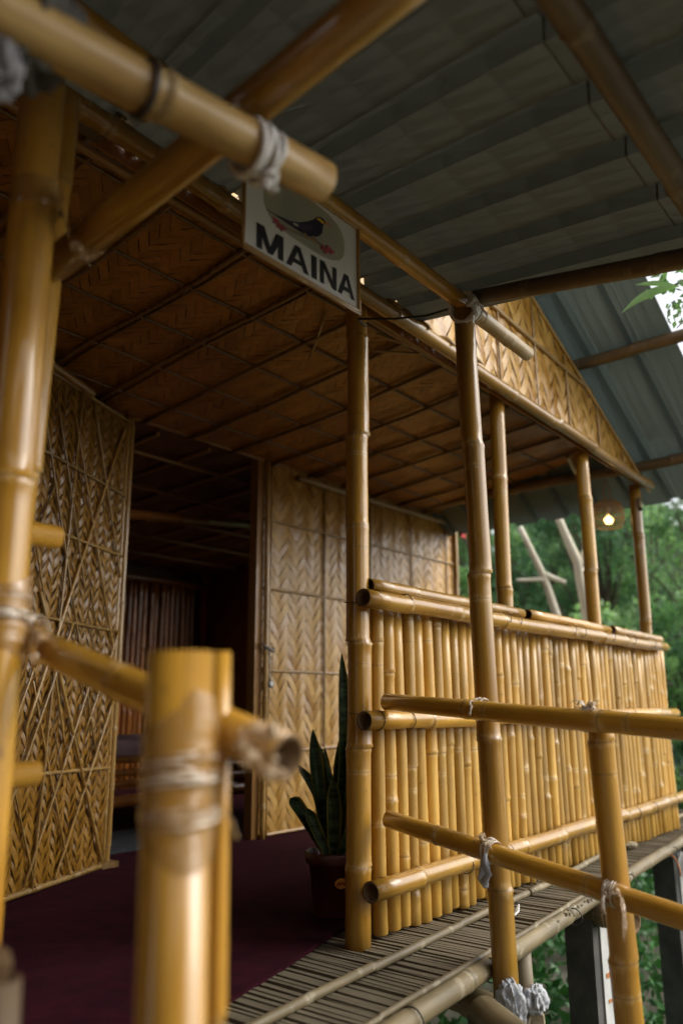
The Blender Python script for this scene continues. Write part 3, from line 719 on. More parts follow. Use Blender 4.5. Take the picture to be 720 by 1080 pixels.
wrap('white_cloth_tie', (2.115, 1.19, 1.952), (1, 0, .3), .040, 4, .0065, M_white, width=.060, tails=4, tail=.07, knot=.018, seed=6, side=(-.6, -1, 0), label='white cloth knot at the top of the tall rail post below the awning', second='cloth tie')
wrap('black_band', (.545, .775, 1.498), (1, -.12, .03), .0338, 2, .0028, M_wire, width=.006, flat=1, tails=0, knot=0, seed=7, label='black band round the thick near pole beside the cloth bundle', second='band')
rag('grey_rag', (.400, .835, 1.535), .072, M_greyrag, 3, stretch=(1, 1, 1.2)); tag(bpy.data.objects['grey_rag'], 'dark grey crumpled cloth bundle tied over the top of the thick left post', 'rag')
rag('grey_rag', (.372, .82, 1.435), .028, M_greyrag2, 8, stretch=(1, 1, 1.5)); tag(bpy.data.objects['grey_rag.001'], 'pale cloth corner hanging below the dark cloth bundle on the left', 'rag')

# ------------------------------------------------------------------ RIGHT RAILING
rl = thing('entrance_railing', (2.2, 1.2, 0), 'open two-rail golden bamboo railing on the right with one tall and one short post', 'railing')
cane('post', (2.190, 1.205, -.10), (2.128, 1.205, 1.955), .0360, .0335, M_amber, rl, sp=.42, off=.30, seg=20, bow=.005, open0=False, open1=False, label='tall post reaching the awning pole')
cane('post', (2.205, .83, -1.3), (2.045, .827, .685), .038, .032, M_amber, rl, sp=.50, seg=20, bow=.003, label='short outer post topped by a plastic knot')
cane('rail', (2.123, 1.542, .7130), (1.885, .10, .607), .0265, .0275, M_amber, rl, sp=.50, seg=20, bow=.003, open0=False)
cane('rail', (2.150, 1.560, .3590), (1.960, .10, .155), .0265, .0280, M_amber, rl, sp=.50, seg=20, bow=.003, open0=False)
film('plastic_tie', (2.082, 1.19, .690), (-.18, -1, -.07), .0285, .035, M_film, 1, [((2.06, 1.17, .70), .008)], 'clear plastic tie on the upper rail at the tall post', tail=.02)
film('plastic_tie', (2.017, .84, .664), (-.18, -1, -.07), .0275, .075, M_film, 2, [((2.005, .825, .699), .018), ((1.99, .80, .675), .010)], 'shiny plastic knot on the upper rail over the short post', tail=.03)
film('plastic_tie', (2.103, 1.19, .310), (-.15, -1, -.14), .0272, .030, M_film, 13, [((2.09, 1.20, .342), .012), ((2.07, 1.18, .335), .008)], 'orange plastic knot on the lower rail at the tall post', tail=.03)
film('plastic_tie', (2.055, .825, .255), (-.15, -1, -.14), .0275, .045, M_film, 14, [((2.02, .80, .265), .012)], 'plastic tie with long hanging tails on the lower rail at the short post', tail=.12, tails=2)
for k, (c_, a_, sd_) in enumerate((((2.081, 1.18, .689), (-.18, -1, -.07), (-.9, .2, .3)), ((2.017, .84, .664), (-.18, -1, -.07), (-.3, .2, 1)), ((2.102, 1.18, .309), (-.15, -1, -.14), (-.5, .3, .8)), ((2.055, .83, .256), (-.15, -1, -.14), (-1, .1, 0)))):
    wrap('film_strand', c_, a_, .0285, 3, .0024, M_filmw, width=.03, flat=.4, tails=2, tail=.05, knot=.008, seed=60+k, side=sd_, label=['pale strand twisted over the clear tie on the upper rail at the tall post', 'pale strands in the shiny plastic knot above the short post', 'pale strands in the orange plastic knot on the lower rail', 'pale strands wound under the tie with hanging tails on the lower rail'][k], second='strand')
bm = bmesh.new()
for j, (dx, dz) in enumerate(((0, 0), (.006, -.01), (-.01, .004))):
    tube(bm, [V((2.075+dx, 1.185+dx, .31)), V((2.062+dx, 1.178, .285+dz)), V((2.066, 1.183+dx, .255+dz)), V((2.060+dx, 1.18, .232+dz))], [.004, .012, .016, .007], 8, .3)
tag(obj('hanging_rag', bm, M_bluerag), 'pale rag strip hanging from the lower rail beside the tall post', 'rag')
o = rag('foot_rag', (2.162, 1.175, -.088), .052, M_bluerag, 12, stretch=(.75, .8, 1.25), amp=.5); tag(o, 'crumpled pale rag wedged at the foot of the tall post, the larger of two', 'rag')
o = rag('foot_rag', (2.215, 1.130, -.075), .040, M_bluerag, 17, stretch=(1.1, .8, .9), amp=.5); tag(o, 'small pale rag at the right of the tall post foot', 'rag')
bm = bmesh.new(); tube(bm, [(2.62, 1.43, .06), (2.60, 1.42, .035), (2.64, 1.41, .015), (2.70, 1.43, .012), (2.74, 1.44, .03)], [.004, .006, .012, .013, .004], 8, .3)
tag(obj('white_strip', bm, M_white), 'white plastic strip lying on the walkway slats by the balustrade foot', 'strip')
o = rag('litter', (4.25, 1.60, .018), .03, M_innerp, 5, stretch=(1.6, 1, .5)); tag(o, 'small pale scrap lying on the far walkway slats', 'litter')
bm = bmesh.new(); tube(bm, [(4.1, 1.36, .02), (4.11, 1.34, .0), (4.12, 1.33, -.04), (4.10, 1.32, -.07)], .004, 6); tag(obj('orange_string', bm, M_rust), 'short orange string tied round the walkway edge pole', 'string')

# ------------------------------------------------------------------ LEFT RAILING
ll = thing('entrance_railing', (.66, 1.0, 0), 'out-of-focus bamboo railing on the left with tall double post and near short newel', 'railing')
cane('post', (.650, 1.20, -.05), (.633, 1.20, 1.80), .0415, .0385, M_amber, ll, sp=.66, off=1.105, seg=26, bow=.002, open1=False, label='thick tall left post')
cane('post', (.722, 1.34, -.05), (.752, 1.34, 1.925), .030, .028, M_amber, ll, sp=.55, seg=20, bow=.003, open1=False, label='second tall post behind the thick one')
cane('post', (.635, .72, -.9), (.603, .72, .760), .0375, .0365, M_amber, ll, sp=2.2, off=.30, seg=28, bow=.001, label='short near newel post with cut top')
cane('post', (.712, .74, -.9), (.683, .745, .765), .0125, .0120, M_amber, ll, sp=.45, seg=16, bow=.001, label='thin cane strapped beside the newel')
cane('rail', (.722, 1.265, .812), (.690, .640, .644), .0245, .0265, M_amber, ll, sp=.5, off=.3, seg=24, bow=.001)
cane('rail', (.780, 1.285, .995), (-.6, 1.285, .99), .021, .021, M_amber, ll, sp=.5, seg=16)
cane('rail', (.775, 1.285, .595), (-.6, 1.285, .59), .021, .021, M_amber, ll, sp=.5, seg=16)
cane('post', (-.55, 1.25, -.05), (-.55, 1.25, 1.95), .034, .034, M_amber, ll, sp=.5, seg=16)
film('plastic_tie', (.637, 1.20, 1.565), (0, 0, 1), .0400, .055, M_clear, 21, [((.665, 1.17, 1.54), .007)], 'shiny film wound high round the thick left post', tail=.05)
film('plastic_tie', (.7435, 1.20, 1.5403), (-.01, -.9, .112), .0330, .035, M_film, 22, [((.70, 1.17, 1.50), .012), ((.715, 1.17, 1.48), .009)], 'film tie where the rising pole meets the left post', tail=.03, tails=2)
film('plastic_tie', (.641, 1.20, .835), (0, 0, 1), .0420, .13, M_clear, 23, [((.675, 1.16, .80), .015)], 'bundle of clear film round the thick left post at rail height', tail=.05, tails=3)
film('plastic_tie', (.720, 1.235, .803), (-.05, -1, -.27), .0250, .030, M_film, 24, [((.70, 1.215, .79), .008)], 'clear film round the far end of the left blurred rail', tail=.06)
film('plastic_tie', (.6060, .72, .625), (0, 0, 1), .0385, .15, M_clear, 25, [], 'wide band of shiny film round the near blurred newel post')
film('plastic_tie', (.691, .670, .652), (-.05, -1, -.27), .0262, .055, M_film, 26, [((.668, .655, .672), .020), ((.655, .66, .655), .017), ((.672, .65, .635), .014)], 'large orange film knot between the near newel and the open rail end', tail=.03)
wrap('film_strand', (.6065, .72, .632), (.05, .05, 1), .0395, 3, .0022, M_filmw, width=.035, flat=.35, tails=0, knot=0, seed=71, label='white strands standing in for highlights on the upper film of the near newel post', second='strand')  # white strands put in to draw the bright streaks on the film
wrap('film_strand', (.6080, .72, .585), (-.05, .1, 1), .0395, 2, .0020, M_filmw, width=.020, flat=.35, tails=1, tail=.05, knot=.005, seed=72, side=(1, -.4, 0), label='lower white strands with a small knot, standing in for highlights on the near newel post', second='strand')
wrap('film_strand', (.641, 1.20, .845), (.1, .1, 1), .0435, 3, .0025, M_filmw, width=.05, flat=.35, tails=2, tail=.12, knot=.008, seed=73, side=(.9, -.5, -.2), label='white strands over the clear film on the thick left post at rail height', second='strand')
np_ = thing('cane_stub', (.50, .85, -.9), 'near blurred bamboo stub with a cloth-capped top at the lower left corner', 'post')
cane('stub', (.515, .825, -.9), (.500, .866, .425), .024, .022, M_brown, np_, sp=.5, seg=18)
rag('cap_rag', (.492, .870, .436), .019, M_inner, 31, np_, stretch=(1, 1, 1.2), sub=4)

# ------------------------------------------------------------------ SIGN
sg = thing('hanging_sign', (1.335, 1.19, 1.71), 'white hanging sign with a dark bird picture and black lettering MAINA in a thin frame', 'sign')
SO = V((1.128, 1.192, 1.714)); SU = V((1, 0, .008)).normalized(); SV = V((-.012, 0, 1)).normalized(); SN = V((0, -1, 0)); SW, SH = .415, .235
def sp_(u, v, o=0): return SO+SU*(u*SW)+SV*(v*SH)+SN*o
M_board = plain('sign_white', (.78, .79, .79), (.84, .85, .85), 3, .45, bump=.03)
M_black = plain('sign_black', (.010, .010, .011), (.018, .018, .02), 20, .5, bump=0)
def flatpoly(name, pts, m, o, parent=sg, th=.0008):
    bm = bmesh.new(); a = [bm.verts.new(sp_(u, v, o)) for u, v in pts]; b = [bm.verts.new(sp_(u, v, o-th)) for u, v in pts]
    bm.faces.new(a); bm.faces.new(b[::-1]); n = len(a)
    for i in range(n): bm.faces.new((a[i], b[i], b[(i+1) % n], a[(i+1) % n]))
    bmesh.ops.triangulate(bm, faces=[f for f in bm.faces if len(f.verts) > 4])
    bmesh.ops.recalc_face_normals(bm, faces=bm.faces)
    return obj(name, bm, m, parent)
flatpoly('board', [(0, 0), (1, 0), (1, 1), (0, 1)], M_board, 0, th=.006)
oval = []
for i in range(48):
    a = 2*math.pi*i/48; c_, s_ = math.cos(a), math.sin(a)
    oval.append((.51+.365*abs(c_)**.6*(1 if c_ > 0 else -1), .675+.29*abs(s_)**.8*(1 if s_ > 0 else -1)))
M_pic = plain('picture_backdrop', (.34, .35, .31), (.50, .49, .34), 7, .5, bump=0, detail=1)
pic = flatpoly('bird_picture', oval, M_pic, .0012)
def pc(n_, c, r=.5): return plain(n_, c, tuple(min(1, q*1.6) for q in c), 40, r, bump=0)
M_bird = pc('bird_plumage', (.018, .015, .030)); M_birdl = pc('bird_sheen', (.05, .04, .075))
def pp(name, pts, m, o): return flatpoly(name, [(u, .952*v+.489*u-.277) for u, v in pts], m, o, pic)
pp('bird_body', [(.16, .755), (.24, .715), (.36, .69), (.44, .70), (.52, .745), (.575, .79), (.60, .835), (.64, .85), (.675, .83), (.685, .79), (.665, .755), (.66, .71), (.655, .65), (.63, .605), (.585, .575), (.53, .565), (.47, .58), (.40, .615), (.33, .655), (.25, .70), (.19, .735)], M_bird, .0020)
pp('bird_wing', [(.30, .70), (.40, .68), (.50, .70), (.57, .71), (.56, .66), (.48, .62), (.40, .635), (.33, .665)], M_birdl, .0026)
pp('wing_patch', [(.385, .675), (.43, .665), (.435, .645), (.40, .652)], pc('white_patch', (.5, .5, .48)), .0032)
pp('bird_wattle', [(.60, .82), (.63, .825), (.665, .80), (.672, .775), (.65, .77), (.64, .79), (.61, .80)], pc('yellow_wattle', (.60, .38, .03)), .0028)
pp('bird_beak', [(.68, .815), (.735, .775), (.74, .765), (.685, .785)], pc('orange_beak', (.62, .16, .03)), .0030)
pp('bird_leg', [(.485, .59), (.50, .59), (.515, .54), (.57, .535), (.57, .525), (.50, .527)], pc('leg', (.30, .20, .08)), .0026)
pp('bird_leg', [(.56, .58), (.575, .58), (.585, .53), (.61, .52), (.57, .515)], pc('leg_far', (.30, .20, .08)), .0026)
pp('perch', [(.24, .62), (.36, .565), (.50, .535), (.62, .50), (.70, .43), (.715, .44), (.64, .52), (.56, .55), (.52, .56), (.37, .585), (.25, .635)], pc('perch_wood', (.22, .17, .13)), .0024)
pp('perch', [(.55, .54), (.60, .44), (.66, .42), (.615, .46), (.57, .54)], pc('perch_twig', (.30, .26, .18)), .00245)
for k, (u, v) in enumerate(((.27, .60), (.30, .57), (.24, .64), (.66, .46), (.69, .43), (.71, .475), (.74, .44))):
    pp('blossom', [(u+.022*math.cos(a)*(1+.4*math.cos(3*a)), v+.032*math.sin(a)*(1+.4*math.cos(3*a))) for a in [2*math.pi*i/14 for i in range(14)]], pc('pink_%d' % k, (.34, .07, .10)), .0030+.0002*k)
def letter(ch, u0, w, v0=.035, h=.265):
    bars = {'N': [[(0, 0), (0, 1), (.23, 1), (.23, 0)], [(.77, 0), (.77, 1), (1, 1), (1, 0)], [(.0, 1), (.26, 1), (1, 0), (.74, 0)]],
            'M': [[(0, 0), (0, 1), (.2, 1), (.2, 0)], [(.8, 0), (.8, 1), (1, 1), (1, 0)], [(0, 1), (.27, 1), (.59, 0), (.41, 0)], [(.73, 1), (1, 1), (.59, 0), (.41, 0)]]}
    P = {'M': [(0, 0), (0, 1), (.27, 1), (.5, .36), (.73, 1), (1, 1), (1, 0), (.80, 0), (.80, .74), (.585, 0), (.415, 0), (.20, .74), (.20, 0)],
         'I': [(0, 0), (0, 1), (1, 1), (1, 0)],
         'N': [(0, 0), (0, 1), (.25, 1), (.77, .34), (.77, 1), (1, 1), (1, 0), (.76, 0), (.23, .67), (.23, 0)]}
    if ch == 'A':
        polys = [[(0, 0), (.39, 1), (.61, 1), (.61, .999), (.5, .78), (.22, 0)], [(.5, .78), (.61, 1), (1, 0), (.775, 0)], [(.27, .22), (.335, .40), (.665, .40), (.73, .22)]]
    else: polys = bars.get(ch) or [P[ch]]
    bm = bmesh.new()
    for k, pl in enumerate(polys):
        o = .0014+.0003*k
        a = [bm.verts.new(sp_(u0+x*w, v0+y*h+.05*(u0+x*w), o)) for x, y in pl]; b = [bm.verts.new(sp_(u0+x*w, v0+y*h+.05*(u0+x*w), o-.0007)) for x, y in pl]
        bm.faces.new(a); bm.faces.new(b[::-1]); n = len(a)
        for i in range(n): bm.faces.new((a[i], b[i], b[(i+1) % n], a[(i+1) % n]))
    bmesh.ops.triangulate(bm, faces=[f for f in bm.faces if len(f.verts) > 4]); bmesh.ops.recalc_face_normals(bm, faces=bm.faces)
    obj('letter', bm, M_black, sg)
for ch, u0, w in (('M', .095, .215), ('A', .335, .195), ('I', .555, .048), ('N', .635, .155), ('A', .805, .165)): letter(ch, u0, w)
for a, b in (((-.012, -.02), (1.02, -.02)), ((-.012, 1.02), (1.02, 1.02)), ((-.012, -.03), (-.012, 1.04)), ((1.012, -.03), (1.012, 1.04))):
    cane('frame', sp_(*a, .003), sp_(*b, .003), .0050, mat=M_batten, parent=sg, seg=8, open0=False, open1=False, bow=.001, kink=.0003)
cane('frame', sp_(-.012, -.05, .003), sp_(1.02, -.05, .003), .0035, mat=M_batten, parent=sg, seg=8, open0=False, open1=False, bow=.001, kink=.0003)
for u in (.12, .85):
    bm = bmesh.new(); tube(bm, [sp_(u, 1.0, 0), sp_(u+.01, 1.2, .0), sp_(u, 1.32, -.02)], .0015, 5); obj('hanger_wire', bm, M_wire, sg)
bm = bmesh.new()
tube(bm, [(2.118, 1.60, 2.02), (2.05, 1.58, 2.015), (2.08, 1.45, 1.985), (2.10, 1.33, 1.965), (2.09, 1.235, 1.955)], .0042, 6)
tag(obj('black_cable', bm, M_wire), 'thin black cable strung from the corner post top to the tall rail post', 'cable')

# ------------------------------------------------------------------ POTTED SNAKE PLANT
pl = thing('potted_plant', (2.295, 1.90, .012), 'snake plant with tall dark pointed leaves in a brown-red pot on the porch carpet', 'plant')
def lathe(bm, c, prof, seg=32, mi=0):
    rings = [[bm.verts.new((c[0]+r*math.cos(2*math.pi*k/seg), c[1]+r*math.sin(2*math.pi*k/seg), c[2]+z)) for k in range(seg)] for r, z in prof]
    for a, b in zip(rings, rings[1:]):
        for k in range(seg): f = bm.faces.new((a[k], a[(k+1) % seg], b[(k+1) % seg], b[k])); f.smooth = True; f.material_index = mi
    return rings
bm = bmesh.new(); lathe(bm, (2.295, 1.90, .013), [(.001, 0), (.066, 0), (.069, .006), (.086, .165), (.095, .167), (.098, .172), (.100, .200), (.096, .204), (.091, .200), (.086, .172), (.084, .165), (.001, .163)])
pot = obj('pot', bm, plain('red_brown_plastic', (.055, .015, .010), (.085, .024, .016), 5, .42, bump=.02), pl)
bm = bmesh.new()   # oval sticker on the pot, wrapped round its wall
a0 = math.atan2(-.85, -.55); gp = []
for i in range(20):
    t = 2*math.pi*i/20; a = a0+.27*math.cos(t); z = .013+.112+.017*math.sin(t); rr_ = .0695+(z-.019)*.107+.0012
    gp.append(bm.verts.new((2.295+rr_*math.cos(a), 1.90+rr_*math.sin(a), z)))
cc = bm.verts.new((2.295+.0815*math.cos(a0), 1.90+.0815*math.sin(a0), .125))
for i in range(20): bm.faces.new((gp[i], gp[(i+1) % 20], cc))
obj('sticker', bm, plain('orange_sticker', (.50, .18, .03), (.62, .30, .06), 60, .4, bump=0), pot)
bm = bmesh.new()
tube(bm, [(2.295+.0832*math.cos(a0+d), 1.90+.0832*math.sin(a0+d), .125+.005*math.sin(d*45)) for d in [-.17+.034*i for i in range(11)]], .0018, 5)
obj('sticker_mark', bm, plain('dark_red_print', (.2, .01, .01), (.3, .02, .02), 60, .4, bump=0), pot)
bm = bmesh.new(); lathe(bm, (2.295, 1.90, .013), [(.085, .178), (.06, .184), (.03, .181), (.001, .186)]); obj('soil', bm, M_soil, pl)
def snake_mat():
    m, nt, b = newmat('snake_leaf', .38)
    at = N(nt, 'ShaderNodeAttribute', attribute_name='edge'); rnd, w = rand(nt)
    z = tex(nt, (.25, .25, 1.6), 34, 4, w, rough=.7)
    col = ramp(nt, z, [(.42, (.018, .055, .022)), (.58, (.10, .18, .075))])
    col = mix(nt, ramp(nt, at.outputs['Fac'], [(.74, (0, 0, 0)), (.80, (1, 1, 1))]), col, (.42, .38, .08))
    nt.links.new(col, b.inputs['Base Color']); return m
M_snake = snake_mat()
def snake_leaf(base, tip, w, bow, face, m=M_snake):
    base, tip = V(base), V(tip); bm = bmesh.new(); lay = bm.verts.layers.float.new('edge'); n = 18; rows = []
    f = V(face).normalized()
    for i in range(n+1):
        t = i/n; c = base.lerp(tip, t)+V(bow)*math.sin(math.pi*t)*1.0
        d = (tip-base).normalized(); s = d.cross(f).normalized(); s = (Matrix.Rotation(.5*math.sin(t*3), 3, d) @ s); nn = s.cross(d)
        ww = w*(.55+.45*math.sin(min(1, t*1.7)*math.pi/2))*(1 if t < .62 else max(.02, math.cos((t-.62)/.38*math.pi/2)**.8))
        row = []
        for k in range(-3, 4):
            q = k/3; v = bm.verts.new(c+s*q*ww/2+nn*(q*q)*ww*.22); v[lay] = abs(q); row.append(v)
        rows.append(row)
    for a, b in zip(rows, rows[1:]):
        for k in range(6): bm.faces.new((a[k], a[k+1], b[k+1], b[k])).smooth = True
    bmesh.ops.solidify(bm, geom=bm.faces[:], thickness=.0022)
    obj('leaf', bm, m, pl, smooth=True)
PC = V((2.295, 1.90, .19))
# camera-facing right vector in plan is (.63,-.78)
def lf(r_, h, bx=0, d=0, w=.050, bow=(0, 0, 0), face=(-.7, -.7, 0)):
    q = V((.63, -.78, 0)); g = V((.78, .63, 0))
    w *= 1.18
    snake_leaf(PC+q*bx*.4+g*d*.4, PC+q*r_+g*d+V((0, 0, h)), w, bow, face)
lf(.030, .70, .02, .02, .050, (.010, -.012, 0))
lf(-.075, .43, -.02, .03, .052, (-.008, .010, 0))
lf(-.030, .37, 0, -.03, .030, (0, 0, 0))
lf(-.150, .20, -.03, -.02, .050, (-.02, .03, .05), (-.6, -.8, .2))
lf(-.135, .31, -.03, .05, .034, (.010, -.01, .04))
lf(-.05, .38, .04, -.04, .030, (.012, -.014, 0), (-.2, -1, 0))
lf(.055, .50, .05, .03, .045, (.012, -.015, 0))
lf(.12, .36, .04, 0, .045, (.02, -.02, 0))
lf(.0, .27, 0, -.05, .045, (0, 0, 0), (-1, -.4, 0))
lf(.03, .42, .03, .06, .045, (0, 0, 0), (-1, -.2, 0))
lf(-.09, .17, -.03, -.05, .038, (-.01, .01, .02))
lf(.08, .24, .04, -.05, .040, (.01, -.01, .01))

# ------------------------------------------------------------------ WALL ORNAMENT
orn = thing('wall_ornament', (3.33, 3.22, .80), 'small rustic driftwood ornament with a round white dial hanging on the woven wall', 'ornament')
bm = bmesh.new()
tube(bm, [(3.27, 3.225, 1.045), (3.285, 3.215, 1.025), (3.315, 3.21, 1.012), (3.345, 3.212, 1.005), (3.36, 3.22, 1.02)], [.007, .010, .013, .012, .006], 8)
tube(bm, [(3.275, 3.222, 1.04), (3.30, 3.215, 1.00), (3.312, 3.215, .955), (3.318, 3.22, .90)], [.005, .008, .009, .006], 8)
obj('driftwood', bm, plain('grey_driftwood', (.10, .085, .07), (.26, .23, .20), 40, .8), orn)
bm = bmesh.new(); tube(bm, [(3.315, 3.21, 1.0), (3.322, 3.215, .93), (3.318, 3.215, .87), (3.328, 3.215, .84)], .008, 8); tube(bm, [(3.35, 3.215, 1.0), (3.343, 3.215, .90), (3.335, 3.215, .85)], .003, 6); obj('tassel', bm, M_rope, orn)
bm = bmesh.new(); Rr = Matrix.Translation((3.330, 3.212, .822)) @ Matrix.Rotation(R(90), 4, 'X')
bmesh.ops.create_cone(bm, cap_ends=True, segments=24, radius1=.022, radius2=.022, depth=.012, matrix=Rr); obj('dial_case', bm, M_wire, orn)
bm = bmesh.new(); bmesh.ops.create_cone(bm, cap_ends=True, segments=24, radius1=.0165, radius2=.014, depth=.006, matrix=Matrix.Translation((3.330, 3.2035, .822)) @ Matrix.Rotation(R(90), 4, 'X')); obj('dial', bm, M_white, orn)
bm = bmesh.new(); tube(bm, [(3.333, 3.225, .80), (3.336, 3.235, .70), (3.334, 3.235, .62)], .0018, 5); obj('string', bm, M_wire, orn)

# ------------------------------------------------------------------ BED in the room
bd = thing('daybed', (3.1, 4.3, .012), 'low dark red slatted bed with mauve mattress inside the dim room', 'bed')
M_wood = plain('dark_red_wood', (.22, .06, .025), (.32, .10, .045), 5, .3, vs=(.5, 6, 6), coat=.4)
for z, r in ((.395, .020), (.325, .022), (.262, .020), (.17, .036)):
    cane('side_rail', (2.30, 4.1, z), (4.3, 4.1, z), r, mat=M_red, parent=bd, seg=14, sp=.5)
for x in (2.32, 4.28):
    for y in (4.1, 4.9): cane('leg', (x, y+.03, .012), (x, y+.03, .44), .03, mat=M_red, parent=bd, seg=12)
bm = bmesh.new(); box(bm, (3.3, 4.52, .465), (1.98, .85, .09)); bmesh.ops.bevel(bm, geom=bm.edges[:], offset=.025, segments=3); obj('mattress', bm, plain('mauve_cloth', (.34, .20, .21), (.46, .30, .31), 9, .9, bump=.3), bd, smooth=True)
bm = bmesh.new(); box(bm, (3.3, 4.52, .40), (1.96, .80, .03)); obj('bed_base', bm, M_wood, bd)
bm = bmesh.new(); box(bm, (2.75, 3.75, .018), (.9, .55, .012)); tag(obj('floor_mat', bm, plain('slate_mat', (.018, .022, .028), (.035, .04, .048), 30, .9)), 'dark slate mat on the room floor in front of the bed', 'mat')

# ------------------------------------------------------------------ LANTERN
LC = V((5.03, 1.86, 1.885))
ln = thing('hanging_lantern', LC, 'round woven cane lantern with a lit bulb hanging at the far end of the porch', 'lamp')
bm = bmesh.new(); prof = [(.052, .095), (.078, .082), (.094, .040), (.100, .0), (.094, -.042), (.078, -.075)]
for k in range(34):
    for s in (1, -1):
        pts = []
        for i in range(13):
            t = i/12*5; a = int(min(4, t)); f_ = t-a; r = prof[a][0]*(1-f_)+prof[a+1][0]*f_; z = prof[a][1]*(1-f_)+prof[a+1][1]*f_
            an = 2*math.pi*k/34+s*t*.14; pts.append(LC+V((r*math.cos(an), r*math.sin(an), z)))
        tube(bm, pts, .0013, 4)
for r, z in ((.052, .095), (.078, -.075), (.100, 0), (.094, .042)): tube(bm, [LC+V((r*math.cos(a), r*math.sin(a), z)) for a in [2*math.pi*i/24 for i in range(25)]], .0035, 6)
obj('shade', bm, plain('cane_shade', (.34, .21, .10), (.50, .34, .18), 60, .6), ln)
bm = bmesh.new(); bmesh.ops.create_icosphere(bm, subdivisions=3, radius=.028, matrix=Matrix.Translation(LC+V((0, 0, -.030))))
mb, ntb, bb = newmat('lit_bulb'); bb.inputs['Emission Color'].default_value = (1, .62, .22, 1); bb.inputs['Emission Strength'].default_value = 4; bb.inputs['Base Color'].default_value = (1, .8, .5, 1)
obj('bulb', bm, mb, ln, smooth=True)
bm = bmesh.new(); tube(bm, [LC+V((0, 0, .06)), LC+V((0, 0, .0))], .012, 10); obj('socket', bm, M_white, ln)
bm = bmesh.new(); tube(bm, [LC+V((0, 0, .085)), LC+V((.02, -.02, .13)), LC+V((.012, -.012, .20)), LC+V((0, 0, .245)), LC+V((-.012, .012, .20)), LC+V((-.014, .014, .13)), LC+V((0, 0, .07))], .005, 6)
tube(bm, [LC+V((0, 0, .24)), LC+V((0, 0, .36))], .004, 6); obj('rope', bm, M_rope, ln)

# ------------------------------------------------------------------ FENCE far right
fc = thing('metal_fence', (9.9, 2.5, -1.3), 'pale blue corrugated metal fence with a bamboo rail beyond the walkway', 'fence')
bm = bmesh.new(); rows = []
for z in (-1.25, .36): rows.append([bm.verts.new((9.9+.018*math.sin(y*2*math.pi/.11), y, z)) for y in [(.0+i*.0137) for i in range(380)]])
for i in range(379): bm.faces.new((rows[0][i], rows[0][i+1], rows[1][i+1], rows[1][i])).smooth = True
bmesh.ops.solidify(bm, geom=bm.faces[:], thickness=.001)
obj('panel', bm, plain('pale_blue_sheet', (.52, .60, .70), (.70, .76, .82), 4, .5, bump=.02), fc)
cane('fence_rail', (9.83, 0, -.03), (9.83, 5.1, -.01), .03, mat=M_pale, parent=fc, seg=10)
for y in (.4, 2.4, 4.6): cane('fence_post', (9.97, y, -1.3), (9.97, y, .45), .035, mat=M_raw, parent=fc, seg=10)

# ------------------------------------------------------------------ VEGETATION
def leafmat(name, c1, c2, tr=.35, rough=.45):
    m = bpy.data.materials.new(name); m.use_nodes = True; nt = m.node_tree; b = nt.nodes['Principled BSDF']; out = nt.nodes['Material Output']
    at = N(nt, 'ShaderNodeAttribute', attribute_name='rv')
    col = ramp(nt, at.outputs['Fac'], [(0, c1), (1, c2)])
    nt.links.new(col, b.inputs['Base Color']); b.inputs['Roughness'].default_value = rough
    t = nt.nodes.new('ShaderNodeBsdfTranslucent'); nt.links.new(mix(nt, 1., col, (1.3, 1.5, .8), 'MULTIPLY'), t.inputs['Color'])
    mx = nt.nodes.new('ShaderNodeMixShader'); mx.inputs[0].default_value = tr
    nt.links.new(b.outputs[0], mx.inputs[1]); nt.links.new(t.outputs[0], mx.inputs[2]); nt.links.new(mx.outputs[0], out.inputs['Surface'])
    return m
L_blue = leafmat('bluish_leaf', (.15, .25, .18), (.34, .50, .34), .5)  # these leaf colours are lightened to carry the mist over the trees
L_mid = leafmat('green_leaf', (.13, .24, .13), (.32, .48, .25), .5)
L_dark = leafmat('dark_leaf', (.07, .15, .09), (.16, .30, .16), .45)
L_low = leafmat('undergrowth_leaf', (.028, .10, .028), (.07, .20, .055), .2)
M_bark = plain('bark', (.06, .045, .03), (.13, .10, .07), 12, .9, vs=(1, 1, .3))
M_cut = plain('pale_peeled_wood', (.74, .66, .50), (.86, .79, .64), 8, .7, vs=(1, 1, .3))
def leaves(name, cen, nrm_bias, size, asp, mat, parent, rng, rvs, droop=.5):
    """cen: (n,3) leaf centres; one folded diamond leaf of four triangles each"""
    n = len(cen)
    d = rng.normal(size=(n, 3)); d[:, 2] -= droop; d /= np.linalg.norm(d, axis=1)[:, None]
    u = rng.normal(size=(n, 3)); u -= (u*d).sum(1)[:, None]*d; u /= np.linalg.norm(u, axis=1)[:, None]
    nn = np.cross(d, u); s = size*rng.uniform(.6, 1.3, n)[:, None]
    a = cen-d*s*.5; b = cen+d*s*.5; m = cen-d*s*.08+nn*s*.06
    l = m+u*s*asp*.5-nn*s*.06; r = m-u*s*asp*.5-nn*s*.06
    v = np.stack([a, l, b, r, m], 1).reshape(-1, 3)
    base = np.arange(n)*5
    f = np.concatenate([np.stack([base, base+1, base+4], 1), np.stack([base+1, base+2, base+4], 1), np.stack([base+2, base+3, base+4], 1), np.stack([base+3, base, base+4], 1)])
    me = bpy.data.meshes.new(name); me.vertices.add(len(v)); me.vertices.foreach_set('co', v.ravel())
    me.loops.add(f.size); me.loops.foreach_set('vertex_index', f.ravel()); me.polygons.add(len(f))
    me.polygons.foreach_set('loop_start', np.arange(0, f.size, 3)); me.polygons.foreach_set('loop_total', np.full(len(f), 3))
    me.update(calc_edges=True); at = me.attributes.new('rv', 'FLOAT', 'POINT'); at.data.foreach_set('value', np.repeat(rvs, 5))
    me.materials.append(mat)
    return link(name, me, None, parent)
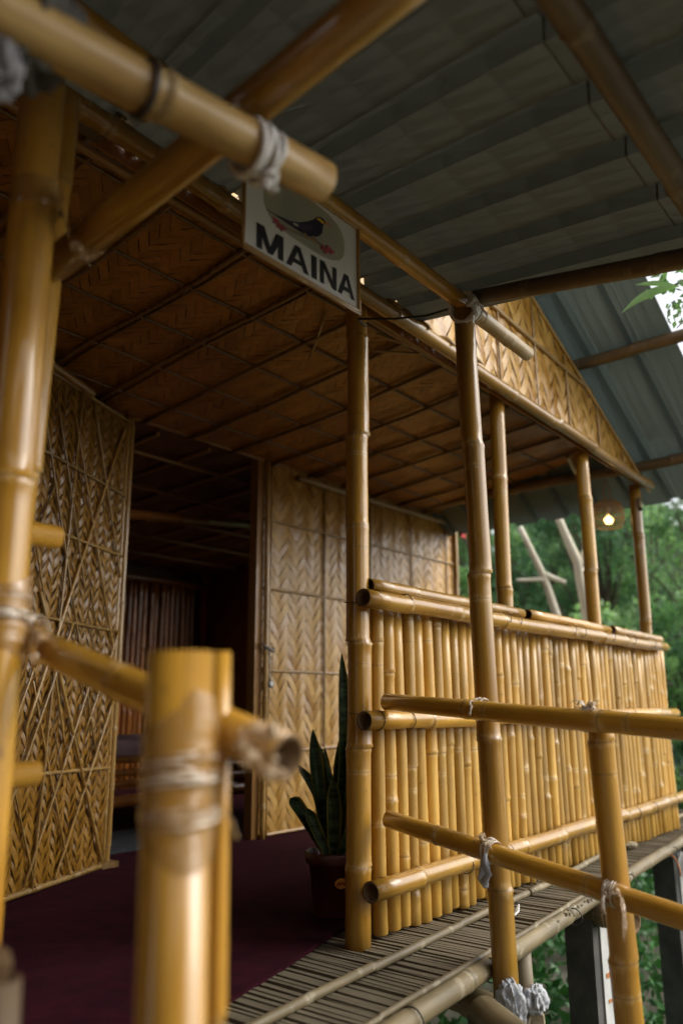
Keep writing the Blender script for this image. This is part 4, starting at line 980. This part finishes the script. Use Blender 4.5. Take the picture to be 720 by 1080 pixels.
def tree(loc, h, spread, mat, label, seed, n=9000, size=.11, asp=.42, clumps=46, zlow=.12, trunk_r=.09, sparse=1., kind='tree'):
    rng = np.random.default_rng(seed); rr = random.Random(seed); x, y, z = loc
    t = thing('leafy_tree', loc, label, 'tree', 'trees beyond the hut')
    bm = bmesh.new(); pts = [V((x+.12*math.sin(i*.9+seed)*i*.3, y+.1*math.cos(i*1.1+seed)*i*.25, z+h*.8*i/8)) for i in range(9)]
    tube(bm, pts, [trunk_r*(1-.09*i) for i in range(9)], 9)
    tips = []
    cs = []
    for k in range(clumps):
        f = rr.uniform(zlow, 1.0); a = rr.uniform(0, 6.283); rad = spread*(math.sin(min(1, (f-zlow+.12)/(1.12-zlow))*math.pi)**.6+.15)*rr.uniform(.25, 1.0)
        c = V((x+rad*math.cos(a), y+rad*math.sin(a), z+h*f)); i = min(7, int(f*8*.8)); st = pts[i]
        tube(bm, [st, st.lerp(c, .5)+V((0, 0, .15)), c], [trunk_r*.3, trunk_r*.17, .006], 5)
        cs.append(c)
    obj('trunk', bm, M_bark, t, smooth=True)
    cs = np.array([list(c) for c in cs]); idx = rng.integers(0, clumps, n)
    cr = rng.uniform(.22, .55, clumps)*spread*.55
    off = rng.normal(size=(n, 3)); off *= (cr[idx]*rng.uniform(.3, 1.05, n)/np.linalg.norm(off, axis=1))[:, None]
    off[:, 2] *= .8; off[:, 2] -= .25*np.hypot(off[:, 0], off[:, 1])
    cen = cs[idx]+off; rv = np.clip(rng.uniform(0, 1, clumps)[idx]*.6+rng.uniform(0, .45, n), 0, 1)
    leaves('crown', cen, None, size, asp, mat, t, rng, rv)
    return t
spots = [ # azimuth from +X (deg), distance, height above ground, spread, material, label
    (30.5, 11.5, 5.6, 1.5, L_mid, 'mid-green leafy tree seen between the porch wall and the third post', 7000),
    (25.5, 13.5, 6.2, 1.8, L_blue, 'bluish-green tree behind the pale cut tree trunks', 8000),
    (21.5, 12.0, 6.2, 1.6, L_dark, 'dark green tree behind the hanging lantern', 7000),
    (18.0, 14.0, 6.6, 1.9, L_blue, 'airy bluish tree with sky gaps just right of the last porch post', 7500),
    (14.2, 12.5, 6.6, 1.8, L_mid, 'light green tree at the far right edge beyond the porch', 7500),
    (34.5, 13.0, 6.0, 1.7, L_dark, 'dark tree hidden mostly by the woven porch wall', 5000),
    (28.0, 8.8, 2.8, 1.0, L_dark, 'low dark bushy tree below the pale cut trunks', 5000),
    (22.5, 10.0, 3.0, 1.2, L_mid, 'low green bushy tree behind the middle of the balustrade top', 5500),
    (17.8, 10.8, 3.0, 1.1, L_dark, 'low dark green tree above the pale blue fence', 6000),
    (13.0, 10.2, 3.4, 1.1, L_mid, 'low green tree at the right picture edge over the fence', 5000)]
for i, (az, d, h, s, m, lab, n) in enumerate(spots):
    tree((d*math.cos(R(az)), d*math.sin(R(az)), -1.25), h, s, m, lab, 40+i, n=int(n*1.5), size=.105, clumps=60 if h > 4 else 36)
# distant wood reading as one mass
rng = np.random.default_rng(3); n = 46000; az = np.radians(rng.uniform(-2, 46, n)); dd = rng.uniform(17, 23, n)
hh = -1.2+rng.uniform(0, 1, n)**.8*(6.3+.8*np.sin(az*23)+.8*np.sin(az*57+1))
o = leaves('distant_wood', np.stack([dd*np.cos(az), dd*np.sin(az), hh], 1), None, .34, .5, L_blue, None, rng, rng.uniform(0, .8, n)); tag(o, kind='stuff')
# pale cut trees
def cut_tree(limbs, label):
    t = thing('bare_tree', (limbs[0][0][0][0], limbs[0][0][0][1], -1.25), label, 'tree', 'pale cut trees')
    for k, (pts, rs) in enumerate(limbs):
        bm = bmesh.new(); P_ = [V(p) for p in pts]
        q = []; rq = []
        for a in range(len(P_)-1):
            for s in range(3):
                f = s/3; q.append(P_[a].lerp(P_[a+1], f)+V((noise.noise(P_[a]*3+V((s, 0, 0)))*.015, 0, 0))); rq.append(rs[a]*(1-f)+rs[a+1]*f)
        q.append(P_[-1]); rq.append(rs[-1]); tube(bm, q, rq, 10); obj('trunk' if k == 0 else 'limb', bm, M_cut, t, smooth=True)
cut_tree([([(6.70, 2.92, -1.3), (6.68, 2.93, .2), (6.625, 2.971, 1.454), (6.476, 3.017, 1.814), (6.29, 3.107, 2.20)], [.06, .05, .036, .030, .024]),
          ([(6.49, 3.01, 1.80), (6.56, 2.93, 1.76), (6.615, 2.87, 1.73)], [.03, .022, .018]), ([(6.49, 3.01, 1.76), (6.42, 3.11, 1.752), (6.35, 3.2, 1.752)], [.022, .018, .014])],
         'slender pale cut tree leaning left with two short side stubs')
cut_tree([([(6.88, 2.74, -1.3), (6.85, 2.75, .2), (6.804, 2.768, 1.405), (6.665, 2.765, 1.90), (6.57, 2.805, 2.10), (6.475, 2.844, 2.30)], [.085, .07, .050, .044, .036, .031]),
          ([(6.68, 2.75, 1.86), (6.70, 2.70, 2.02), (6.62, 2.67, 2.36)], [.034, .027, .018])],
         'thicker pale cut tree forking into a Y beside the lantern post')
# branch entering the top right between the roofs, on a tree that stands outside the frame
bt = thing('leafy_tree', (4.2, -.9, -1.25), 'broadleaf tree whose leafy twig hangs in front of the roof gap at upper right', 'tree')
bm = bmesh.new(); tube(bm, [(4.2, -.9, -1.3), (4.15, -.85, .6), (4.05, -.7, 2.0), (3.9, -.45, 3.1), (3.7, -.2, 3.7)], [.07, .06, .05, .035, .02], 9)
tube(bm, [(4.07, -.72, 1.95), (3.75, -.05, 2.40), (3.50, .48, 2.52), (3.33, .80, 2.45), (3.22, .93, 2.37)], [.025, .015, .009, .006, .003], 6)
tube(bm, [(3.50, .48, 2.52), (3.32, .76, 2.33), (3.28, .86, 2.22)], [.006, .004, .002], 5); obj('trunk', bm, M_bark, bt, smooth=True)
rng = np.random.default_rng(9)
ax_ = np.array([[3.38, .70, 2.44], [3.27, .86, 2.42], [3.30, .84, 2.30], [3.36, .70, 2.34], [3.31, .80, 2.38]])
cen = np.repeat(ax_, 26, 0)+rng.normal(size=(130, 3))*.040
leaves('crown', cen, None, .044, .55, L_mid, bt, rng, rng.uniform(.0, .6, 130))
def blade(pts, w, parent):
    bm = bmesh.new(); lay = bm.verts.layers.float.new('rv'); P_ = [V(p) for p in pts]; n = 10; prev = None
    for i in range(n+1):
        t = i/n; c = P_[0]*(1-t)**2+P_[1]*2*t*(1-t)+P_[2]*t*t; d = (P_[2]-P_[0]).normalized(); sd_ = d.cross(V((.8, .45, .3))).normalized(); nn = sd_.cross(d)
        ww = w*math.sin(math.pi*min(.98, max(.03, t))**.8)*.5
        row = [bm.verts.new(c+sd_*q*ww+nn*abs(q)*ww*.35) for q in (-1, -.5, 0, .5, 1)]
        for v in row: v[lay] = .45
        if prev:
            for k in range(4): bm.faces.new((prev[k], prev[k+1], row[k+1], row[k])).smooth = True
        prev = row
    obj('leaf', bm, L_mid, parent)
blade([(3.155, .80, 2.34), (3.13, .93, 2.36), (3.085, 1.015, 2.262)], .034, bt)
blade([(3.18, .82, 2.36), (3.16, .90, 2.40), (3.12, .96, 2.385)], .022, bt)
cen3 = np.random.default_rng(5).normal(size=(1500, 3))*.45+np.array([3.95, -.6, 3.6]); leaves('crown', cen3, None, .10, .5, L_mid, bt, rng, rng.uniform(.1, .7, 1500))
# undergrowth below the walkway
rng = np.random.default_rng(12); n = 34000
x = 2.2+9*rng.uniform(0, 1, n)**1.5; y = rng.uniform(-1.5, 5.5, n); hgt = .12+.38*np.array([abs(noise.noise(V((a*1.1, b*1.1, 3.)))) for a, b in zip(x, y)])*2
o = leaves('undergrowth', np.stack([x, y, -1.22+hgt*rng.uniform(.3, 1.1, n)], 1), None,   .080, .62, L_low, None, rng, rng.uniform(0, 1, n), droop=.1); tag(o, kind='stuff')
# a few near bushes below the walkway edge

ns = thing('shade_screen', (-1.35, -.6, -1.25), 'tall woven bamboo screen added out of view to shade the left side of the entrance', 'screen')  # unseen screen, added to darken the left of the porch
bm = bmesh.new(); mat_mesh(bm, (-1.34, 1.2, -.3), (0, -1, 0), (0, 0, 1), 3.6, 2.6, .09, 3); obj('mat', bm, M_matdark, ns)
bm = bmesh.new(); box(bm, (-1.37, -.6, 1.0), (.02, 3.6, 2.6)); obj('backing', bm, M_matdark, ns)
for y in (1.2, -.6, -2.4): cane('post', (-1.31, y, -1.3), (-1.31, y, 2.4), .035, mat=M_amber, parent=ns, seg=10)

ns2 = thing('shade_screen', (-.1, -1.75, -1.25), 'second woven bamboo screen added unseen behind the viewer to shade the left side', 'screen')  # added wing out of view, cuts the light reaching the left side
bm = bmesh.new(); mat_mesh(bm, (.75, -1.74, -.3), (-1, 0, 0), (0, 0, 1), 2.0, 2.7, .09, 3); obj('mat', bm, M_matdark, ns2)
bm = bmesh.new(); box(bm, (-.25, -1.77, 1.05), (2.0, .02, 2.7)); obj('backing', bm, M_matdark, ns2)
for x in (.75, -.25, -1.2): cane('post', (x, -1.71, -1.3), (x, -1.71, 2.5), .035, mat=M_amber, parent=ns2, seg=10)
